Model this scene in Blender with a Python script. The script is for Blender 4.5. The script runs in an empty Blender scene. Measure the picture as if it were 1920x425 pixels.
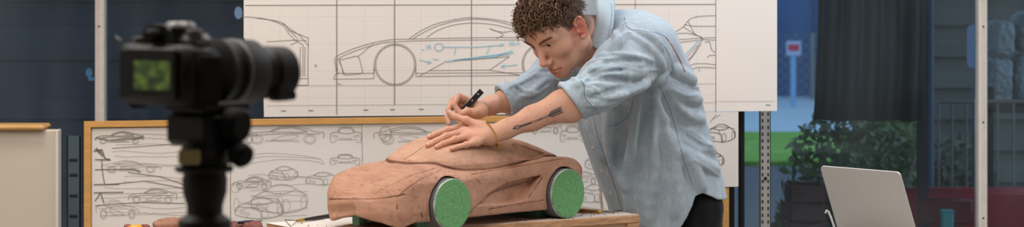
import bpy, math, random
import numpy as np
from mathutils import Vector, Matrix

# ---------------------------------------------------------------- camera, world, lights
S = bpy.context.scene
COL = S.collection
FPX, HOR, CZ = 4533.33, -40.0, 1.65          # focal length in px (1920 wide), horizon row, eye height
cam_d = bpy.data.cameras.new('camera'); cam = bpy.data.objects.new('camera', cam_d); COL.objects.link(cam)
cam.location = (0, 0, CZ); cam.rotation_euler = (math.pi/2, 0, 0)
cam_d.sensor_width = 36; cam_d.lens = 85; cam_d.shift_y = (HOR-212.5)/1920
cam_d.clip_end = 200; cam_d.clip_start = .05
cam_d.dof.use_dof = True; cam_d.dof.focus_distance = 7.25; cam_d.dof.aperture_fstop = 5.4
S.camera = cam
S.view_settings.view_transform = 'Standard'; S.view_settings.look = 'None'
S.view_settings.gamma = 1; S.view_settings.use_curve_mapping = False
S.view_settings.exposure = -0.14
S.cycles.use_denoising = True
S.cycles.max_bounces = 6
wd = bpy.data.worlds.new('sky'); S.world = wd; wd.use_nodes = True
bg = wd.node_tree.nodes['Background']; bg.inputs[0].default_value = (.46, .62, .82, 1); bg.inputs[1].default_value = 2.0

ROOM = dict(x0=-3.6, x1=3.6, y0=-2.2, y1=10.25, z1=3.3)
# ceiling luminaires, the last an added front fill: (x, y, size x, size y, watts, colour)
LAMPS = [(-1.3, 6.2, 1.2, 1.2, 25, (1, .94, .88)), (1.0, 8.2, 1.4, .5, 32, (.84, .92, 1)),
         (-1.6, 7.6, 1.2, .6, 26, (1, .93, .86)), (2.2, 7.2, 1.2, .9, 44, (.95, .96, 1)), (-.9, 4.3, 2.4, 1.2, 104, (1, .945, .89))]

# ---------------------------------------------------------------- helpers
def W(px, py, Y): return np.array([(px-960)/FPX*Y, Y, CZ-(py-HOR)/FPX*Y])
def nd(nt, t, **k):
    n = nt.nodes.new(t)
    for a, b in k.items(): setattr(n, a, b)
    return n
def srgb(r, g, b):
    f = lambda c: (c/255/12.92) if c <= 10 else ((c/255+.055)/1.055)**2.4
    return (f(r), f(g), f(b), 1)
def mat(name, col, rough=.6, metal=0, spec=.5, bump=0, bscale=60, var=0, vscale=8, stretch=(1, 1, 1), attr=None, emis=None, sheen=0, sss=0, detail=3, dark=None):
    m = bpy.data.materials.new(name); m.use_nodes = True; nt = m.node_tree; L = nt.links
    p = nt.nodes['Principled BSDF']
    p.inputs['Roughness'].default_value = rough; p.inputs['Metallic'].default_value = metal
    p.inputs['Specular IOR Level'].default_value = spec
    p.inputs['Sheen Weight'].default_value = sheen
    tc = nd(nt, 'ShaderNodeTexCoord'); mp = nd(nt, 'ShaderNodeMapping'); mp.inputs['Scale'].default_value = stretch
    L.new(tc.outputs['Object'], mp.inputs[0])
    p.inputs['Base Color'].default_value = col
    src = None
    if attr:
        a = nd(nt, 'ShaderNodeAttribute', attribute_name=attr); src = a.outputs['Color']
    if var:
        n = nd(nt, 'ShaderNodeTexNoise'); n.inputs['Scale'].default_value = vscale; n.inputs['Detail'].default_value = detail
        L.new(mp.outputs[0], n.inputs['Vector'])
        r = nd(nt, 'ShaderNodeMapRange'); r.inputs[1].default_value = .3; r.inputs[2].default_value = .7
        r.inputs[3].default_value = 1-var; r.inputs[4].default_value = 1+var*.6; L.new(n.outputs[0], r.inputs[0])
        mx = nd(nt, 'ShaderNodeVectorMath', operation='SCALE')
        if src: L.new(src, mx.inputs[0])
        else: mx.inputs[0].default_value = col[:3]
        L.new(r.outputs[0], mx.inputs['Scale']); src = mx.outputs[0]
    if src: L.new(src, p.inputs['Base Color'])
    if bump:
        n = nd(nt, 'ShaderNodeTexNoise'); n.inputs['Scale'].default_value = bscale; n.inputs['Detail'].default_value = detail+1
        L.new(mp.outputs[0], n.inputs['Vector'])
        b = nd(nt, 'ShaderNodeBump'); b.inputs['Strength'].default_value = 1; b.inputs['Distance'].default_value = bump
        L.new(n.outputs[0], b.inputs['Height']); L.new(b.outputs[0], p.inputs['Normal'])
    if emis:
        p.inputs['Emission Color'].default_value = emis[0]; p.inputs['Emission Strength'].default_value = emis[1]
    if sss:
        p.inputs['Subsurface Weight'].default_value = sss; p.inputs['Subsurface Radius'].default_value = (1, .35, .2); p.inputs['Subsurface Scale'].default_value = .006
    m['p'] = 1
    return m
def obj(name, v, f, m=None, parent=None, smooth=False, col=None):
    me = bpy.data.meshes.new(name)
    v = np.asarray(v, dtype=np.float32)
    if isinstance(f, np.ndarray):
        n, k = f.shape
        me.vertices.add(len(v)); me.vertices.foreach_set('co', v.ravel())
        me.loops.add(n*k); me.polygons.add(n)
        me.loops.foreach_set('vertex_index', f.astype(np.int32).ravel())
        me.polygons.foreach_set('loop_start', np.arange(0, n*k, k, dtype=np.int32))
        me.update(calc_edges=True); me.validate()
    else:
        me.from_pydata([tuple(map(float, q)) for q in v], [], [tuple(int(i) for i in q) for q in f]); me.update()
    if smooth: me.polygons.foreach_set('use_smooth', [True]*len(me.polygons))
    if col is not None:
        a = me.color_attributes.new('Col', 'FLOAT_COLOR', 'POINT')
        c = np.ones((len(v), 4), np.float32); c[:, :3] = col; a.data.foreach_set('color', c.ravel())
    o = bpy.data.objects.new(name, me); COL.objects.link(o)
    if m:
        for q in (m if isinstance(m, list) else [m]): me.materials.append(q)
    if parent: o.parent = parent
    return o
def tag(o, label=None, cat=None, group=None, kind=None):
    for k, v in (('label', label), ('category', cat), ('group', group), ('kind', kind)):
        if v: o[k] = v
    return o
def thing(name, loc, label, cat, group=None, rz=0):
    o = bpy.data.objects.new(name, None); COL.objects.link(o); o.location = [float(q) for q in loc]; o.rotation_euler = (0, 0, rz)
    o.empty_display_size = .05
    return tag(o, label, cat, group)

class MB:                                     # gathers solid pieces into one mesh
    def __init__(s, M=None): s.v = []; s.f = []; s.M = np.eye(4) if M is None else np.asarray(M, float)
    def put(s, v, f, M=None):
        v = np.asarray(v, float)
        T = s.M if M is None else s.M @ M
        v = v @ T[:3, :3].T + T[:3, 3]
        n = len(s.v); s.v += [tuple(q) for q in v]; s.f += [tuple(n+i for i in q) for q in f]
    def box(s, lo, hi, b=0.0, M=None):
        lo = np.array(lo, float); hi = np.array(hi, float); c = (lo+hi)/2; h = (hi-lo)/2
        b = min(b, h.min()*.95)
        if b <= 0:
            v = [(c[0]+sx*h[0], c[1]+sy*h[1], c[2]+sz*h[2]) for sx in (-1, 1) for sy in (-1, 1) for sz in (-1, 1)]
            s.put(v, [(0, 1, 3, 2), (4, 6, 7, 5), (0, 4, 5, 1), (2, 3, 7, 6), (0, 2, 6, 4), (1, 5, 7, 3)], M); return
        v = []; ix = {}
        for sx in (-1, 1):
            for sy in (-1, 1):
                for sz in (-1, 1):
                    sg = np.array([sx, sy, sz])
                    for a in range(3):
                        q = c+sg*(h-b); q[a] = c[a]+sg[a]*h[a]; ix[(sx, sy, sz, a)] = len(v); v.append(q)
        f = []
        g = lambda sx, sy, sz, a: ix[(sx, sy, sz, a)]
        for a in range(3):
            o1, o2 = [i for i in range(3) if i != a]
            for sa in (-1, 1):
                q = []
                for (p1, p2) in ((-1, -1), (1, -1), (1, 1), (-1, 1)):
                    t = [0, 0, 0]; t[a] = sa; t[o1] = p1; t[o2] = p2; q.append(g(*t, a))
                f.append(q)
        for a in range(3):
            o1, o2 = [i for i in range(3) if i != a]
            for p1 in (-1, 1):
                for p2 in (-1, 1):
                    t = [0, 0, 0]; t[o1] = p1; t[o2] = p2; t0 = list(t); t1 = list(t); t0[a] = -1; t1[a] = 1
                    f.append([g(*t0, o1), g(*t1, o1), g(*t1, o2), g(*t0, o2)])
        for sx in (-1, 1):
            for sy in (-1, 1):
                for sz in (-1, 1): f.append([g(sx, sy, sz, 0), g(sx, sy, sz, 1), g(sx, sy, sz, 2)])
        s.put(v, f, M)
    def lathe(s, prof, n=32, M=None, caps=True):   # prof: (r, z) along local Z
        v = []; f = []
        for r, z in prof:
            for i in range(n):
                a = 2*math.pi*i/n; v.append((r*math.cos(a), r*math.sin(a), z))
        for j in range(len(prof)-1):
            for i in range(n): f.append((j*n+i, j*n+(i+1) % n, (j+1)*n+(i+1) % n, (j+1)*n+i))
        if caps: f.append(tuple(range(n))[::-1]); f.append(tuple((len(prof)-1)*n+i for i in range(n)))
        s.put(v, f, M)
    def tube(s, pts, r, n=8, M=None, close=False):
        P = [np.array(q, float) for q in pts]; R = r if hasattr(r, '__len__') else [r]*len(P)
        v = []; f = []; up = None
        for j, p in enumerate(P):
            if close: t = P[(j+1) % len(P)]-P[j-1]
            else: t = P[min(j+1, len(P)-1)]-P[max(j-1, 0)]
            t = t/(np.linalg.norm(t)+1e-12)
            if up is None:
                up = np.array([0, 0, 1.]) if abs(t[2]) < .9 else np.array([1., 0, 0])
            a = np.cross(t, up); a /= np.linalg.norm(a)+1e-12; b = np.cross(a, t); up = b
            for i in range(n):
                w = 2*math.pi*i/n; v.append(p+R[j]*(math.cos(w)*a+math.sin(w)*b))
        m = len(P)
        for j in range(m if close else m-1):
            k = (j+1) % m
            for i in range(n): f.append((j*n+i, j*n+(i+1) % n, k*n+(i+1) % n, k*n+i))
        if not close: f.append(tuple(range(n))[::-1]); f.append(tuple((m-1)*n+i for i in range(n)))
        s.put(v, f, M)
    def prism(s, poly, y0, y1, M=None):            # poly in local XZ, thickness along Y
        n = len(poly); v = [(x, y0, z) for x, z in poly]+[(x, y1, z) for x, z in poly]
        f = [tuple(range(n)), tuple(range(2*n-1, n-1, -1))]+[(i, n+i, n+(i+1) % n, (i+1) % n) for i in range(n)]
        s.put(v, f, M)
    def build(s, name, m, parent=None, smooth=False): 
        o = obj(name, s.v, s.f, m, parent, smooth)
        import bmesh
        bm = bmesh.new(); bm.from_mesh(o.data); bmesh.ops.recalc_face_normals(bm, faces=bm.faces); bm.to_mesh(o.data); bm.free()
        if smooth:
            try: o.data.set_sharp_from_angle(angle=math.radians(38))
            except Exception: pass
        return o
def frame(o, x, y, z):
    M = np.eye(4); M[:3, 0] = x; M[:3, 1] = y; M[:3, 2] = z; M[:3, 3] = o; return M
def nrm(v): v = np.asarray(v, float); return v/np.linalg.norm(v)
def axis_frame(a, b):                              # local Z from a to b
    z = nrm(np.asarray(b, float)-a); t = np.array([0, 0, 1.]) if abs(z[2]) < .9 else np.array([1., 0, 0])
    x = nrm(np.cross(t, z)); return frame(a, x, np.cross(z, x), z)

# ---------------------------------------------------------------- signed-distance sculpting
def smin(a, b, k):
    if not hasattr(k, 'shape') and k <= 0: return np.minimum(a, b)
    h = np.clip(.5+.5*(b-a)/k, 0, 1); return b+(a-b)*h-k*h*(1-h)
def smax(a, b, k): return -smin(-a, -b, k)
class Vol:
    def __init__(s, lo, hi, h):
        s.lo = np.array(lo, float); s.h = h
        s.n = np.ceil((np.array(hi)-s.lo)/h).astype(int)+1
        s.ax = [(s.lo[i]+h*np.arange(s.n[i])).astype(np.float32) for i in range(3)]
        s.F = np.full(s.n, .06, np.float32)
    def reg(s, lo, hi):
        a = np.clip(np.floor((np.asarray(lo)-s.lo)/s.h).astype(int), 0, s.n-1); b = np.clip(np.ceil((np.asarray(hi)-s.lo)/s.h).astype(int)+1, 1, s.n)
        sl = tuple(slice(a[i], b[i]) for i in range(3))
        return sl, s.ax[0][sl[0]][:, None, None], s.ax[1][sl[1]][None, :, None], s.ax[2][sl[2]][None, None, :]
    def op(s, fn, lo, hi, k, sub=False, mar=None):
        m = (k+.012) if mar is None else mar
        sl, x, y, z = s.reg(np.asarray(lo)-m, np.asarray(hi)+m)
        if any(q.stop <= q.start for q in sl): return
        d = fn(x, y, z).astype(np.float32)
        s.F[sl] = smax(s.F[sl], -d, k) if sub else smin(s.F[sl], d, k)
    def cone(s, a, b, ra, rb=None, k=.01, sub=False, flat=None):
        a = np.asarray(a, float); b = np.asarray(b, float); rb = ra if rb is None else rb
        ab = b-a; L2 = max((ab**2).sum(), 1e-9)
        if flat is not None: nv = nrm(flat[0]); fs = flat[1]
        def fn(x, y, z):
            X, Y, Z = x-a[0], y-a[1], z-a[2]
            t = np.clip((X*ab[0]+Y*ab[1]+Z*ab[2])/L2, 0, 1)
            X = X-t*ab[0]; Y = Y-t*ab[1]; Z = Z-t*ab[2]
            if flat is None: return np.sqrt(X*X+Y*Y+Z*Z)-(ra+t*(rb-ra))
            q = X*nv[0]+Y*nv[1]+Z*nv[2]; R2 = X*X+Y*Y+Z*Z-q*q
            r = ra+t*(rb-ra)
            return (np.sqrt(np.maximum(R2, 0)+(q*fs)**2)-r)/(1+(fs-1)*.4)
        r = max(ra, rb); s.op(fn, np.minimum(a, b)-r, np.maximum(a, b)+r, k, sub)
    def path(s, P, R, k=.01, sub=False, flat=None):
        for i in range(len(P)-1): s.cone(P[i], P[i+1], R[i], R[i+1], k, sub, flat)
    def ell(s, c, r, k=.01, sub=False, M=None):
        c = np.asarray(c, float); r = np.asarray(r, float); A = np.eye(3) if M is None else np.asarray(M, float)  # rows = axes
        def fn(x, y, z):
            X, Y, Z = x-c[0], y-c[1], z-c[2]
            q = [(X*A[i, 0]+Y*A[i, 1]+Z*A[i, 2])/r[i] for i in range(3)]
            k0 = np.sqrt(q[0]**2+q[1]**2+q[2]**2); k1 = np.sqrt((q[0]/r[0])**2+(q[1]/r[1])**2+(q[2]/r[2])**2)
            return k0*(k0-1)/np.maximum(k1, 1e-6)
        e = np.sqrt(((A*r[:, None])**2).sum(0)); s.op(fn, c-e, c+e, k, sub)
    def val(s, P):
        i = np.round((np.asarray(P)-s.lo)/s.h).astype(int)
        ok = np.all((i >= 0) & (i < s.n), axis=-1); i = np.clip(i, 0, s.n-1)
        return np.where(ok, s.F[i[..., 0], i[..., 1], i[..., 2]], 1.)
    def hit(s, px, py, y0, y1, T=None):
        Y = np.arange(y0, y1, .0012); P = np.stack([(px-960)/FPX*Y, Y, CZ-(py-HOR)/FPX*Y], 1)
        v = s.val(P if T is None else T(P)); j = np.nonzero(v < 0)[0]
        return P[j[0]] if len(j) else None
    def mesh(s):
        F = s.F; nx, ny, nz = F.shape
        sg = F < 0
        c = np.zeros((nx-1, ny-1, nz-1), np.uint8)
        for a in (0, 1):
            for b in (0, 1):
                for d in (0, 1): c += sg[a:nx-1+a, b:ny-1+b, d:nz-1+d]
        act = (c > 0) & (c < 8); I = np.stack(np.nonzero(act), 1)
        idx = np.full(act.shape, -1, np.int32); idx[act] = np.arange(len(I))
        cs = [(a, b, d) for a in (0, 1) for b in (0, 1) for d in (0, 1)]
        V = np.stack([F[I[:, 0]+a, I[:, 1]+b, I[:, 2]+d] for a, b, d in cs], 1)
        acc = np.zeros((len(I), 3)); cnt = np.zeros(len(I))
        for i in range(8):
            for j in range(i+1, 8):
                df = np.array(cs[j])-np.array(cs[i])
                if np.abs(df).sum() != 1: continue
                m = (V[:, i] < 0) != (V[:, j] < 0)
                t = V[m, i]/(V[m, i]-V[m, j])
                acc[m] += np.array(cs[i])+t[:, None]*df; cnt[m] += 1
        P = s.lo+s.h*(I+acc/cnt[:, None])
        fs = []
        for ax in range(3):
            o1, o2 = (ax+1) % 3, (ax+2) % 3
            sl0 = [slice(1, -1)]*3; sl0[ax] = slice(0, -1); sl1 = [slice(1, -1)]*3; sl1[ax] = slice(1, None)
            A = sg[tuple(sl0)]; B = sg[tuple(sl1)]
            for inv in (0, 1):
                E = np.stack(np.nonzero((A & ~B) if not inv else (~A & B)), 1)
                E[:, o1] += 1; E[:, o2] += 1
                q = []
                for (p, r) in ((0, 0), (-1, 0), (-1, -1), (0, -1)):
                    J = E.copy(); J[:, o1] += p; J[:, o2] += r; q.append(idx[J[:, 0], J[:, 1], J[:, 2]])
                q = np.stack(q, 1)
                fs.append(q if not inv else q[:, ::-1])
        f = np.concatenate(fs); f = f[(f >= 0).all(1)]
        return P, f
    def grad(s, P):
        g = np.stack([s.val(P+np.eye(3)[i]*s.h)-s.val(P-np.eye(3)[i]*s.h) for i in range(3)], -1)
        return g/(np.linalg.norm(g, axis=-1, keepdims=True)+1e-9)
def relax(P, f, it=1, lam=.5):                     # light laplacian smoothing of a quad mesh
    e = np.concatenate([f[:, [i, (i+1) % 4]] for i in range(4)])
    for _ in range(it):
        acc = np.zeros_like(P); cnt = np.zeros(len(P))
        for a in range(3): acc[:, a] = np.bincount(e[:, 0], P[e[:, 1], a], len(P))+np.bincount(e[:, 1], P[e[:, 0], a], len(P))
        cnt = np.bincount(e[:, 0], minlength=len(P))+np.bincount(e[:, 1], minlength=len(P))
        P = P+lam*(acc/np.maximum(cnt, 1)[:, None]-P)
    return P
# ---------------------------------------------------------------- room shell
R_ = ROOM
M_floor = mat('floor_concrete', srgb(158, 154, 148), .5, var=.12, vscale=2)
M_wall = mat('painted_wall', srgb(205, 200, 192), .8, bump=.0004, bscale=90)
M_ceil = mat('ceiling_paint', srgb(215, 212, 205), .9)
M_white = mat('white_painted_steel', srgb(240, 230, 220), .45, var=.06, vscale=30)
def slab(name, lo, hi, m):
    b = MB(); b.box(lo, hi); return tag(b.build(name, m), kind='structure')
slab('floor', (R_['x0'], R_['y0'], -.1), (R_['x1'], R_['y1']+.1, 0), M_floor)
slab('ceiling', (R_['x0']-.1, R_['y0']-.1, R_['z1']), (R_['x1']+.1, R_['y1']+.1, R_['z1']+.12), M_ceil)
slab('wall_left', (R_['x0']-.1, R_['y0'], -.1), (R_['x0'], R_['y1']+.1, R_['z1']), M_wall)
slab('wall_right', (R_['x1'], R_['y0'], -.1), (R_['x1']+.1, R_['y1']+.1, R_['z1']), M_wall)
slab('wall_rear', (R_['x0']-.1, R_['y0']-.1, -.1), (R_['x1']+.1, R_['y0'], R_['z1']), M_wall)
# glass
M_glass = bpy.data.materials.new('window_glass'); M_glass.use_nodes = True
nt = M_glass.node_tree; nt.nodes.clear()
o_ = nd(nt, 'ShaderNodeOutputMaterial'); mx = nd(nt, 'ShaderNodeMixShader'); tr = nd(nt, 'ShaderNodeBsdfTransparent'); gl = nd(nt, 'ShaderNodeBsdfGlossy')
tr.inputs[0].default_value = (.80, .86, .88, 1); gl.inputs['Roughness'].default_value = .04; gl.inputs[0].default_value = (.8, .9, 1, 1)
fr = nd(nt, 'ShaderNodeFresnel'); fr.inputs[0].default_value = 1.5
nt.links.new(fr.outputs[0], mx.inputs[0]); nt.links.new(tr.outputs[0], mx.inputs[1]); nt.links.new(gl.outputs[0], mx.inputs[2]); df = nd(nt, 'ShaderNodeBsdfDiffuse'); df.inputs[0].default_value = (.75, .82, .86, 1); mx2 = nd(nt, 'ShaderNodeMixShader')   # dusty diffuse haze on the panes, added to lift the blacks behind
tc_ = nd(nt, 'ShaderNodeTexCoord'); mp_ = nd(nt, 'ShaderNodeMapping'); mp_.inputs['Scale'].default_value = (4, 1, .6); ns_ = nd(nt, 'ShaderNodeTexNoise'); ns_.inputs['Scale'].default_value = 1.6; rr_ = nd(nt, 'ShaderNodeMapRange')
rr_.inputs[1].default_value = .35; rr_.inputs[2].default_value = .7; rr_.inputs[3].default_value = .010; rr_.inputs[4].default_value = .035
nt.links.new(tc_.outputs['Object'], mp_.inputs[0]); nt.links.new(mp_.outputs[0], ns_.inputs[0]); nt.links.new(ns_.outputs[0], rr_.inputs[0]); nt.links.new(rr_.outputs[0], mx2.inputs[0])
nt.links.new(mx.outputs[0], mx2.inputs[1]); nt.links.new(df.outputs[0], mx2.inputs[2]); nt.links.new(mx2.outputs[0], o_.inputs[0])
yg = 10.15
posts = [W(188.5, 0, yg)[0], W(1840.5, 0, yg)[0]]
xs = [R_['x0'], posts[0], posts[1], R_['x1']]
for i in range(3):
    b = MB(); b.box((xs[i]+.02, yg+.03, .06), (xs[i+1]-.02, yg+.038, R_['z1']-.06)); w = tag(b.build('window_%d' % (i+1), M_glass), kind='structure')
    b = MB(); b.box((xs[i], yg+.005, 0), (xs[i+1], yg+.07, .06), .005); b.box((xs[i], yg+.005, R_['z1']-.06), (xs[i+1], yg+.07, R_['z1']), .005)
    b.build('window_frame', M_white, w)
for i, x in enumerate(posts):
    b = MB(); b.box((x-.019, yg-.03, 0), (x+.019, yg+.06, R_['z1']), .004)
    b.box((x-.0035, yg-.036, 0), (x+.0035, yg-.03, R_['z1']), .001)
    o = tag(b.build('trim_%d' % (i+1), M_white), kind='structure')
    s_ = MB()
    for z in np.arange(.25, 3.2, .4): s_.lathe([(.004, 0), (.004, .003)], 10, frame((x, yg-.036, z), (1, 0, 0), (0, 0, 1), (0, -1, 0)))
    s_.build('screw', mat('dark_screw', srgb(70, 62, 55), .4, .8), o)
# luminaires
M_fix = mat('luminaire_housing', srgb(235, 235, 232), .5)
for i, (x, y, sx, sy, pw, c) in enumerate(LAMPS):
    t = thing('ceiling_light', (x, y, R_['z1']), ['square warm ceiling panel light over the foreground side of the clay car table',
        'long cool white ceiling light above the leaning man', 'warm ceiling light above the sketch board', 'ceiling light above the laptop desk', 'added unseen fill light above the camera tripod'][i], 'light')
    b = MB(); z = 0
    for (a0, a1, b0, b1) in ((-sx/2-.03, sx/2+.03, -sy/2-.03, -sy/2), (-sx/2-.03, sx/2+.03, sy/2, sy/2+.03), (-sx/2-.03, -sx/2, -sy/2, sy/2), (sx/2, sx/2+.03, -sy/2, sy/2)):
        b.box((a0, b0, -.06), (a1, b1, 0), .004)
    b.build('housing', M_fix, t)
    b = MB(); b.box((-sx/2, -sy/2, -.03), (sx/2, sy/2, -.02))
    b.build('diffuser', mat('diffuser_%d' % i, (*c, 1), .5, emis=((*c, 1), 1.6)), t)
    ld = bpy.data.lights.new('panel_lamp', 'AREA'); ld.shape = 'RECTANGLE'; ld.size = sx*.98; ld.size_y = sy*.98; ld.energy = pw; ld.color = c
    lo = bpy.data.objects.new('panel_lamp', ld); COL.objects.link(lo); lo.location = (0, 0, -.065); lo.parent = t

# ---------------------------------------------------------------- outdoors
M_asph = mat('wet_asphalt', srgb(52, 62, 68), .6, var=.25, vscale=1.5)
M_grass = mat('grass', srgb(104, 158, 44), .9, var=.35, vscale=6, bump=.02, bscale=40)
M_road = mat('pale_road', srgb(165, 185, 200), .8, var=.06, vscale=1)
def gslab(n, y0, y1, m, h=0.0): return slab(n, (-14, y0, -.2), (14, y1, h), m)
gslab('ground_yard', R_['y1']+.11, 21.6, M_asph, -.02)
gslab('ground_grass', 21.6, 25.8, M_grass, .02)
gslab('ground_road', 25.8, 34, M_road, 0)
slab('facade_overhang', (-4.5, R_['y1']+.1, 3.3), (4.5, 13.2, 3.5), mat('overhang_soffit', srgb(70, 76, 82), .8))
# dark wall through the left pane; its ribs imitate streaky reflections
b = MB(); b.box((-9, 13.6, -.2), (.85, 13.8, 6))
for i, z in enumerate(np.arange(.2, 6, .33)): b.box((-9, 13.57, z), (.85, 13.6, z+(.2 if i % 2 else .12)), .004)
tag(b.build('facade_left', mat('dark_blue_cladding', srgb(36, 52, 72), .6, var=.3, vscale=1.3, stretch=(.4, 1, 3))), kind='structure')
b = MB(); b.box((-4, 34, -.2), (16, 34.3, 7))
for x in np.arange(-4, 16, 1.1): b.box((x, 33.9, 0), (x+.5, 34, 7))
tag(b.build('facade_far', mat('blue_far_building', srgb(58, 98, 150), .7, var=.4, vscale=.9, stretch=(1.5, 1, .3))), kind='structure')
b = MB(); b.box((2.42, 17.0, -.2), (8, 17.2, 6))
for z in np.arange(0, 6, .22): b.box((2.42, 16.97, z), (8, 17, z+.11), .004)
tag(b.build('facade_right', mat('taupe_cladding', srgb(92, 94, 90), .8, var=.3, vscale=1.2, stretch=(.5, 1, 2))), kind='structure')
# ---------------------------------------------------------------- papers, boards, drawings
class Pl:
    def __init__(s, px, Y, deg):
        s.o = W(px, 100, Y); a = math.radians(deg); s.d = np.array([math.cos(a), math.sin(a), 0]); s.n = np.array([math.sin(a), -math.cos(a), 0])
    def P(s, px, py, off=0):
        r = W(px, py, 1.)-np.array([0, 0, CZ]); c = np.array([0, 0, CZ])
        t = ((s.o-c)@s.n)/(r@s.n); return c+r*t+s.n*off
    def uv(s, P): return (np.asarray(P)-s.o)@s.d, np.asarray(P)[..., 2]
def sheet(name, pl, poly, off, m, parent=None, th=.0008):
    a = [pl.P(x, y, off) for x, y in poly]; b_ = [p-pl.n*th for p in a]; n = len(a)
    o = obj(name, a+b_, [tuple(range(n))[::-1], tuple(range(n, 2*n))]+[(i, (i+1) % n, n+(i+1) % n, n+i) for i in range(n)], m, parent)
    uvl = o.data.uv_layers.new(name='UVMap')
    for l in o.data.loops:
        u, v = pl.uv(np.array(o.data.vertices[l.vertex_index].co)); uvl.data[l.index].uv = (float(u), float(v))
    return o
def ribbons(name, pl, lines, off, m, parent, w=.0011):
    v = []; f = []
    for L in lines:
        ww = w
        if isinstance(L, tuple) and len(L) == 2 and not hasattr(L[1], '__len__'): L, ww = L[0], w*L[1]
        P = [pl.P(x, y, off) for x, y in L]
        for i in range(len(P)-1):
            t = P[i+1]-P[i]; l = np.linalg.norm(t)
            if l < 1e-6: continue
            t /= l; s_ = np.cross(t, pl.n)*ww/2; k = len(v)
            v += [P[i]-s_-t*ww*.3, P[i]+s_-t*ww*.3, P[i+1]+s_+t*ww*.3, P[i+1]-s_+t*ww*.3]; f.append((k, k+1, k+2, k+3))
    return obj(name, v, f, m, parent)
def arc(cx, cy, rx, ry, a0=0, a1=360, n=28): return [(cx+rx*math.cos(math.radians(a0+(a1-a0)*i/n)), cy+ry*math.sin(math.radians(a0+(a1-a0)*i/n))) for i in range(n+1)]
def smooth(pts, n=6):
    P = np.array(pts, float); out = []
    for i in range(len(P)-1):
        p0, p1, p2, p3 = P[max(i-1, 0)], P[i], P[i+1], P[min(i+2, len(P)-1)]
        for j in range(n):
            t = j/n; out.append(tuple(.5*((2*p1)+(-p0+p2)*t+(2*p0-5*p1+4*p2-p3)*t*t+(-p0+3*p1-3*p2+p3)*t**3)))
    out.append(tuple(P[-1])); return out
def grid_paper():
    m = bpy.data.materials.new('plot_paper'); m.use_nodes = True; nt = m.node_tree; L = nt.links; p = nt.nodes['Principled BSDF']
    p.inputs['Roughness'].default_value = .75; p.inputs['Specular IOR Level'].default_value = .2
    uv = nd(nt, 'ShaderNodeUVMap'); sp = nd(nt, 'ShaderNodeSeparateXYZ'); L.new(uv.outputs[0], sp.inputs[0])
    def line(sock, per, wid, off=0.):
        a = nd(nt, 'ShaderNodeMath', operation='ADD'); L.new(sock, a.inputs[0]); a.inputs[1].default_value = off+50*per
        d = nd(nt, 'ShaderNodeMath', operation='DIVIDE'); L.new(a.outputs[0], d.inputs[0]); d.inputs[1].default_value = per
        f = nd(nt, 'ShaderNodeMath', operation='FRACT'); L.new(d.outputs[0], f.inputs[0])
        c = nd(nt, 'ShaderNodeMath', operation='LESS_THAN'); L.new(f.outputs[0], c.inputs[0]); c.inputs[1].default_value = wid/per; return c.outputs[0]
    def mx(a, b, op='MAXIMUM'):
        q = nd(nt, 'ShaderNodeMath', operation=op); L.new(a, q.inputs[0])
        if hasattr(b, 'links'): L.new(b, q.inputs[1])
        else: q.inputs[1].default_value = b
        return q.outputs[0]
    u, v = sp.outputs[0], sp.outputs[1]
    fine = mx(line(u, .0101, .0010), line(v, .0101, .0010)); maj = mx(line(u, .101, .0016, .012), line(v, .0965, .0016, .03))
    # only inside the printed border
    ins = mx(mx(u, UVR, 'LESS_THAN'), mx(v, UVT, 'LESS_THAN'), 'MULTIPLY')
    t = mx(mx(mx(fine, .13, 'MULTIPLY'), mx(maj, .15, 'MULTIPLY')), ins, 'MULTIPLY')
    n = nd(nt, 'ShaderNodeTexNoise'); n.inputs['Scale'].default_value = 1.7; L.new(uv.outputs[0], n.inputs['Vector'])
    base = nd(nt, 'ShaderNodeMix', data_type='RGBA'); base.inputs['A'].default_value = srgb(232, 222, 214); base.inputs['B'].default_value = srgb(240, 232, 226); L.new(n.outputs[0], base.inputs['Factor'])
    c = nd(nt, 'ShaderNodeMix', data_type='RGBA'); L.new(t, c.inputs['Factor']); L.new(base.outputs['Result'], c.inputs['A']); c.inputs['B'].default_value = srgb(60, 50, 50)
    L.new(c.outputs['Result'], p.inputs['Base Color'])
    return m
PP = Pl(900, 8.7, 9)
UVR, UVT = PP.uv(PP.P(1342, 100))[0], PP.P(900, 10)[2]
M_plot = grid_paper()
M_line = mat('pencil_line', srgb(132, 124, 120), .9); M_dline = mat('ink_line', srgb(88, 78, 76), .9); M_blue = mat('blue_marker', srgb(164, 206, 220), .8); M_pink = mat('pink_marker', srgb(205, 170, 185), .8)
M_faint = mat('faint_pencil', srgb(184, 177, 171), .9); M_soft = mat('soft_pencil', srgb(138, 132, 128), .9)
M_ochre_b = mat('pine_batten', srgb(200, 165, 120), .6); M_blk0 = mat('thin_black_wire', srgb(30, 30, 32), .5)
plot = thing('plot_drawing', PP.P(900, 219), 'large gridded paper plot with full size car side views above the wooden board', 'drawing')
def into(o, root):                                  # children built in world coordinates keep their place
    o.parent = root; o.matrix_parent_inverse = Matrix.LocRotScale(root.location, root.rotation_euler, None).inverted(); return o
into(sheet('paper', PP, [(457, -260), (1457, -260), (1457, 207.5), (830, 216), (495, 219), (494, 175), (480, 120), (457, 70)], 0, M_plot), plot)
zt_p = PP.P(900, -262)[2]; A_, B_ = PP.P(457, 0), PP.P(1457, 0); b = MB(); b.tube([(A_[0], A_[1], zt_p), (B_[0], B_[1], zt_p)], .010, 12); into(b.build('top_batten', M_ochre_b, None, True), plot)
for px in (620, 1300): q = PP.P(px, 0); b = MB(); b.tube([(q[0], q[1], zt_p), (q[0], q[1], 3.3)], .0012, 6); into(b.build('hanging_wire', M_blk0, None), plot)
D = []
D.append(([(460, 10), (884, 9), (1342, 8)], 1.3)); D.append(([(1342, -200), (1342, 210)], 1.2))
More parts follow.
